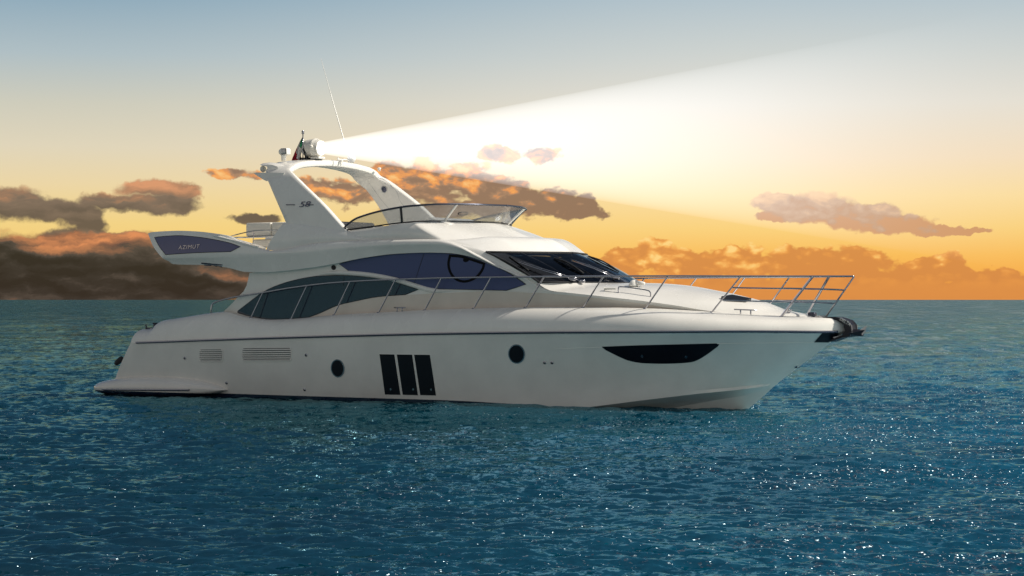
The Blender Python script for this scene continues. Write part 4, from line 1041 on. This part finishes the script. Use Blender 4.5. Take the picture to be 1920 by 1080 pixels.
# windlass, chain and foredeck clutter
wz = U(1479, 593, 0.25)
mesh('windlass', *lathe([(0, 0.06), (0.02, 0.055), (0.04, 0.03), (0.09, 0.03), (0.11, 0.05), (0.125, 0.05), (0.13, 0.02)], wz, (0, 0, 1), 20), 'steel', yacht)
chain = []
pa, pb = U(1490, 594, 0.2), U(1548, 595, 0.02)
for k in range(16):
    c_ = pa.lerp(pb, k / 15); ax_ = Vector((1, 0.3, 0)).normalized(); sd_ = Vector((0, 1, 0)) if k % 2 else Vector((0, 0, 1))
    chain.append(tube([c_ + ax_ * 0.032 * math.cos(a) + sd_ * 0.016 * math.sin(a) + Vector((0, 0, 0.02)) for a in np.linspace(0, 2 * math.pi, 9)], 0.006, 5))
mesh('anchor_chain', *join(*chain), 'steel', yacht)
mesh('chain_stopper', *box(U(1523, 592, 0.1) + Vector((0, 0, 0.02)), (0.16, 0.12, 0.10), 0.03), 'dsteel', yacht)
# hatch, sunpad edge, hand rails on the trunk
def on(bv, px, py, off=0.0):
    l_, n_ = cast(bv, px, py); return l_ + n_ * off
both('trunk_hand_rail', tube(cat([on(BK, 1160, 549, 0.0), on(BK, 1160, 547, 0.07), on(BK, 1166, 546.5, 0.10), on(BK, 1210, 552, 0.10), on(BK, 1219, 554, 0.07), on(BK, 1220, 556, 0)], 5), 0.012, 8), 'steel', yacht)
both('horn_trumpet', lathe([(0, 0.035), (0.03, 0.022), (0.25, 0.014)], on(BK, 1134, 545, 0.04), (1, 0.1, 0), 14), 'vinyl', yacht)
l_, n_ = cast(BK, 1188, 536.5)
mesh('search_pod', *join(lathe([(0, 0.10), (0.03, 0.10), (0.10, 0.07), (0.13, 0.02)], l_, (0.05, 0, 1), 20), lathe([(0, 0.05), (0.12, 0.045), (0.20, 0.03)], l_ + Vector((0.05, 0, 0.07)), (1, 0.1, -0.1), 16)), 'gel', yacht)
pad = [(1352, 560), (1372, 556.5), (1408, 563.5), (1398, 567.2), (1362, 565)]
V, Fc = panel(pad, BK, 0.05, 0.06, 8); mesh('deck_hatch', V, Fc, 'blackp', yacht, True, 30)
# bow roller: twin cheeks that carry the anchor
roll = [(1534, 598.5), (1548, 595.8), (1573, 594.6), (1590, 601), (1597, 609), (1598.5, 621), (1594, 631), (1567, 636), (1562, 632), (1580, 628), (1588, 620), (1585, 607), (1572, 600), (1550, 598)]
poly = [(U(a_, b_, 0.12).x, U(a_, b_, 0.12).z) for a_, b_ in roll]
for ya_, yb_ in ((-0.13, -0.115), (0.115, 0.13)):
    mesh('bow_roller_cheek', *prism(poly, ya_, yb_), 'steel', yacht, True, 25)
mesh('bow_roller', *lathe([(0, 0.05), (0.05, 0.03), (0.18, 0.03), (0.23, 0.05)], U(1586, 612, 0.115), (0, 1, 0), 18), 'rubber', yacht)
# anchor
sh = [(1548, 594.5), (1573, 594), (1592, 600.5), (1600, 609), (1602, 621), (1598, 631), (1585, 633), (1562, 641), (1563, 637), (1584, 628), (1590, 620), (1588, 609), (1575, 600.5), (1549, 598.5)]
poly = [(U(a_, b_, 0).x, U(a_, b_, 0).z) for a_, b_ in sh]
anch = bpy.data.objects.new('anchor', None); col.objects.link(anch)
tag(anch, 'black plough anchor with pale fluke tip stowed in the yacht bow roller', 'anchor')
mesh('shank', *prism(poly, -0.145, 0.145), 'galv', anch, True, 25)
tip = U(1624, 618, 0); bk = U(1597, 620, 0)
V = [tip, bk + Vector((0, -0.20, -0.06)), bk + Vector((0, 0.20, -0.06)), U(1618, 630.5, 0), U(1598, 631, 0), bk + Vector((0.04, 0, 0.03))]
mesh('fluke', V, [(0, 1, 5), (0, 5, 2), (0, 3, 1), (0, 2, 3), (1, 3, 4), (2, 4, 3), (1, 4, 5), (2, 5, 4)], 'galv', anch, False)
V = [U(1625, 610, 0), U(1612, 619, 0.03), U(1617, 629, 0.03), U(1624, 621, 0.0), U(1612, 619, -0.03), U(1617, 629, -0.03)]
mesh('fluke_tip', V, [(0, 1, 2, 3), (0, 3, 5, 4), (1, 0, 4), (2, 1, 4, 5), (3, 2, 5)], 'alu', anch, False)
BAN = Matrix.Identity(4)
la = U(1585, 603.5, 0.145) + Vector((0.0, -0.006, 0))
text('anchor_lettering', 'DELTA', 0.085, 'gel', anch, frame_at(la, Vector((0, -1, 0)), (1, 0, -0.55)), 0.002)

# --- wipers on the windscreen
def wl_(px, py, off): l_, n_ = cast(BW, px, py); return l_ + n_ * off
for (t0, t1, hub, bl0, bl1) in (((971, 495.5), (1068, 531), 1, None, None), ((1069, 493), (1150, 524), 1, (1039, 485), (1094, 514)), ((1134, 490), (1196, 512), 1, (1102.5, 482), (1160, 510.5))):
    arm = [wl_(t0[0], t0[1], 0.05), wl_((t0[0] + t1[0]) / 2, (t0[1] + t1[1]) / 2, 0.07), wl_(min(t1[0], 1190), min(t1[1], 526), 0.05)]
    o_ = mesh('wiper', *join(tube(arm, 0.010, 6), tube([p + Vector((0.0, 0.0, 0.035)) for p in arm], 0.006, 6), box(arm[-1] + Vector((0.05, 0, -0.02)), (0.16, 0.07, 0.06), 0.02)), 'steel', yacht)
    if bl0:
        B_ = [wl_(bl0[0] + (bl1[0] - bl0[0]) * k / 6, bl0[1] + (bl1[1] - bl0[1]) * k / 6, 0.02) for k in range(7)]
        mesh('wiper_blade', *join(tube(B_, 0.014, 6), tube([p + Vector((0, -0.01, 0.05 * math.sin(math.pi * k / 6))) for k, p in enumerate(B_)], 0.014, 6), tube([B_[1], B_[3] + Vector((0, 0, 0.05)), B_[5]], 0.008, 6)), 'rubber', o_)
    else:
        B_ = [wl_(955 + 36 * k / 6, 482 + 26 * k / 6, 0.015) for k in range(7)]
        mesh('wiper_blade', *tube(B_, 0.012, 6), 'rubber', o_)

# ------------------------------------------------------------------ searchlight beam
bo = sc + BX * 0.44; Lb = 21.0; hw = math.tan(R(7.9))
V, Fc = lathe([(0.0, 0.135)] + [(Lb * k / 12, 0.135 + Lb * k / 12 * hw) for k in range(1, 13)], bo, BX, 96)
bmat = bpy.data.materials.new('lit_haze'); bmat.use_nodes = True; nt = bmat.node_tree; nt.nodes.clear(); N = NB(nt)
o_ = N.n('ShaderNodeOutputMaterial'); em = N.n('ShaderNodeEmission'); va = N.n('ShaderNodeVolumeAbsorption'); va.inputs[0].default_value = (0, 0, 0, 1); ad = N.n('ShaderNodeAddShader'); nt.links.new(em.outputs[0], ad.inputs[0]); nt.links.new(va.outputs[0], ad.inputs[1]); nt.links.new(ad.outputs[0], o_.inputs['Volume'])
pos = N.n('ShaderNodeNewGeometry').outputs['Position']
rel = N.v('SUBTRACT', pos, tuple(bo)); s_ = N.m('MAXIMUM', N.v('DOT_PRODUCT', rel, tuple(BX)), 0.05)
fall = N.m('DIVIDE', 1.8, N.m('ADD', s_, 0.9)); fall = N.m('MULTIPLY', fall, N.ss(s_, 5.0, 18.0, 1, 0))
N.put(em.inputs['Strength'], fall); em.inputs['Color'].default_value = (0.93, 0.96, 1.02, 1); N.put(va.inputs['Density'], N.ss(s_, 4.0, 19.0, 0.07, 0.0))
bmat.cycles.volume_step_rate = 0.25
beam = mesh('light_beam', V, Fc, bmat); tag(beam, 'white cone of searchlight haze widening across the sky above the bow', 'light beam', kind='stuff')
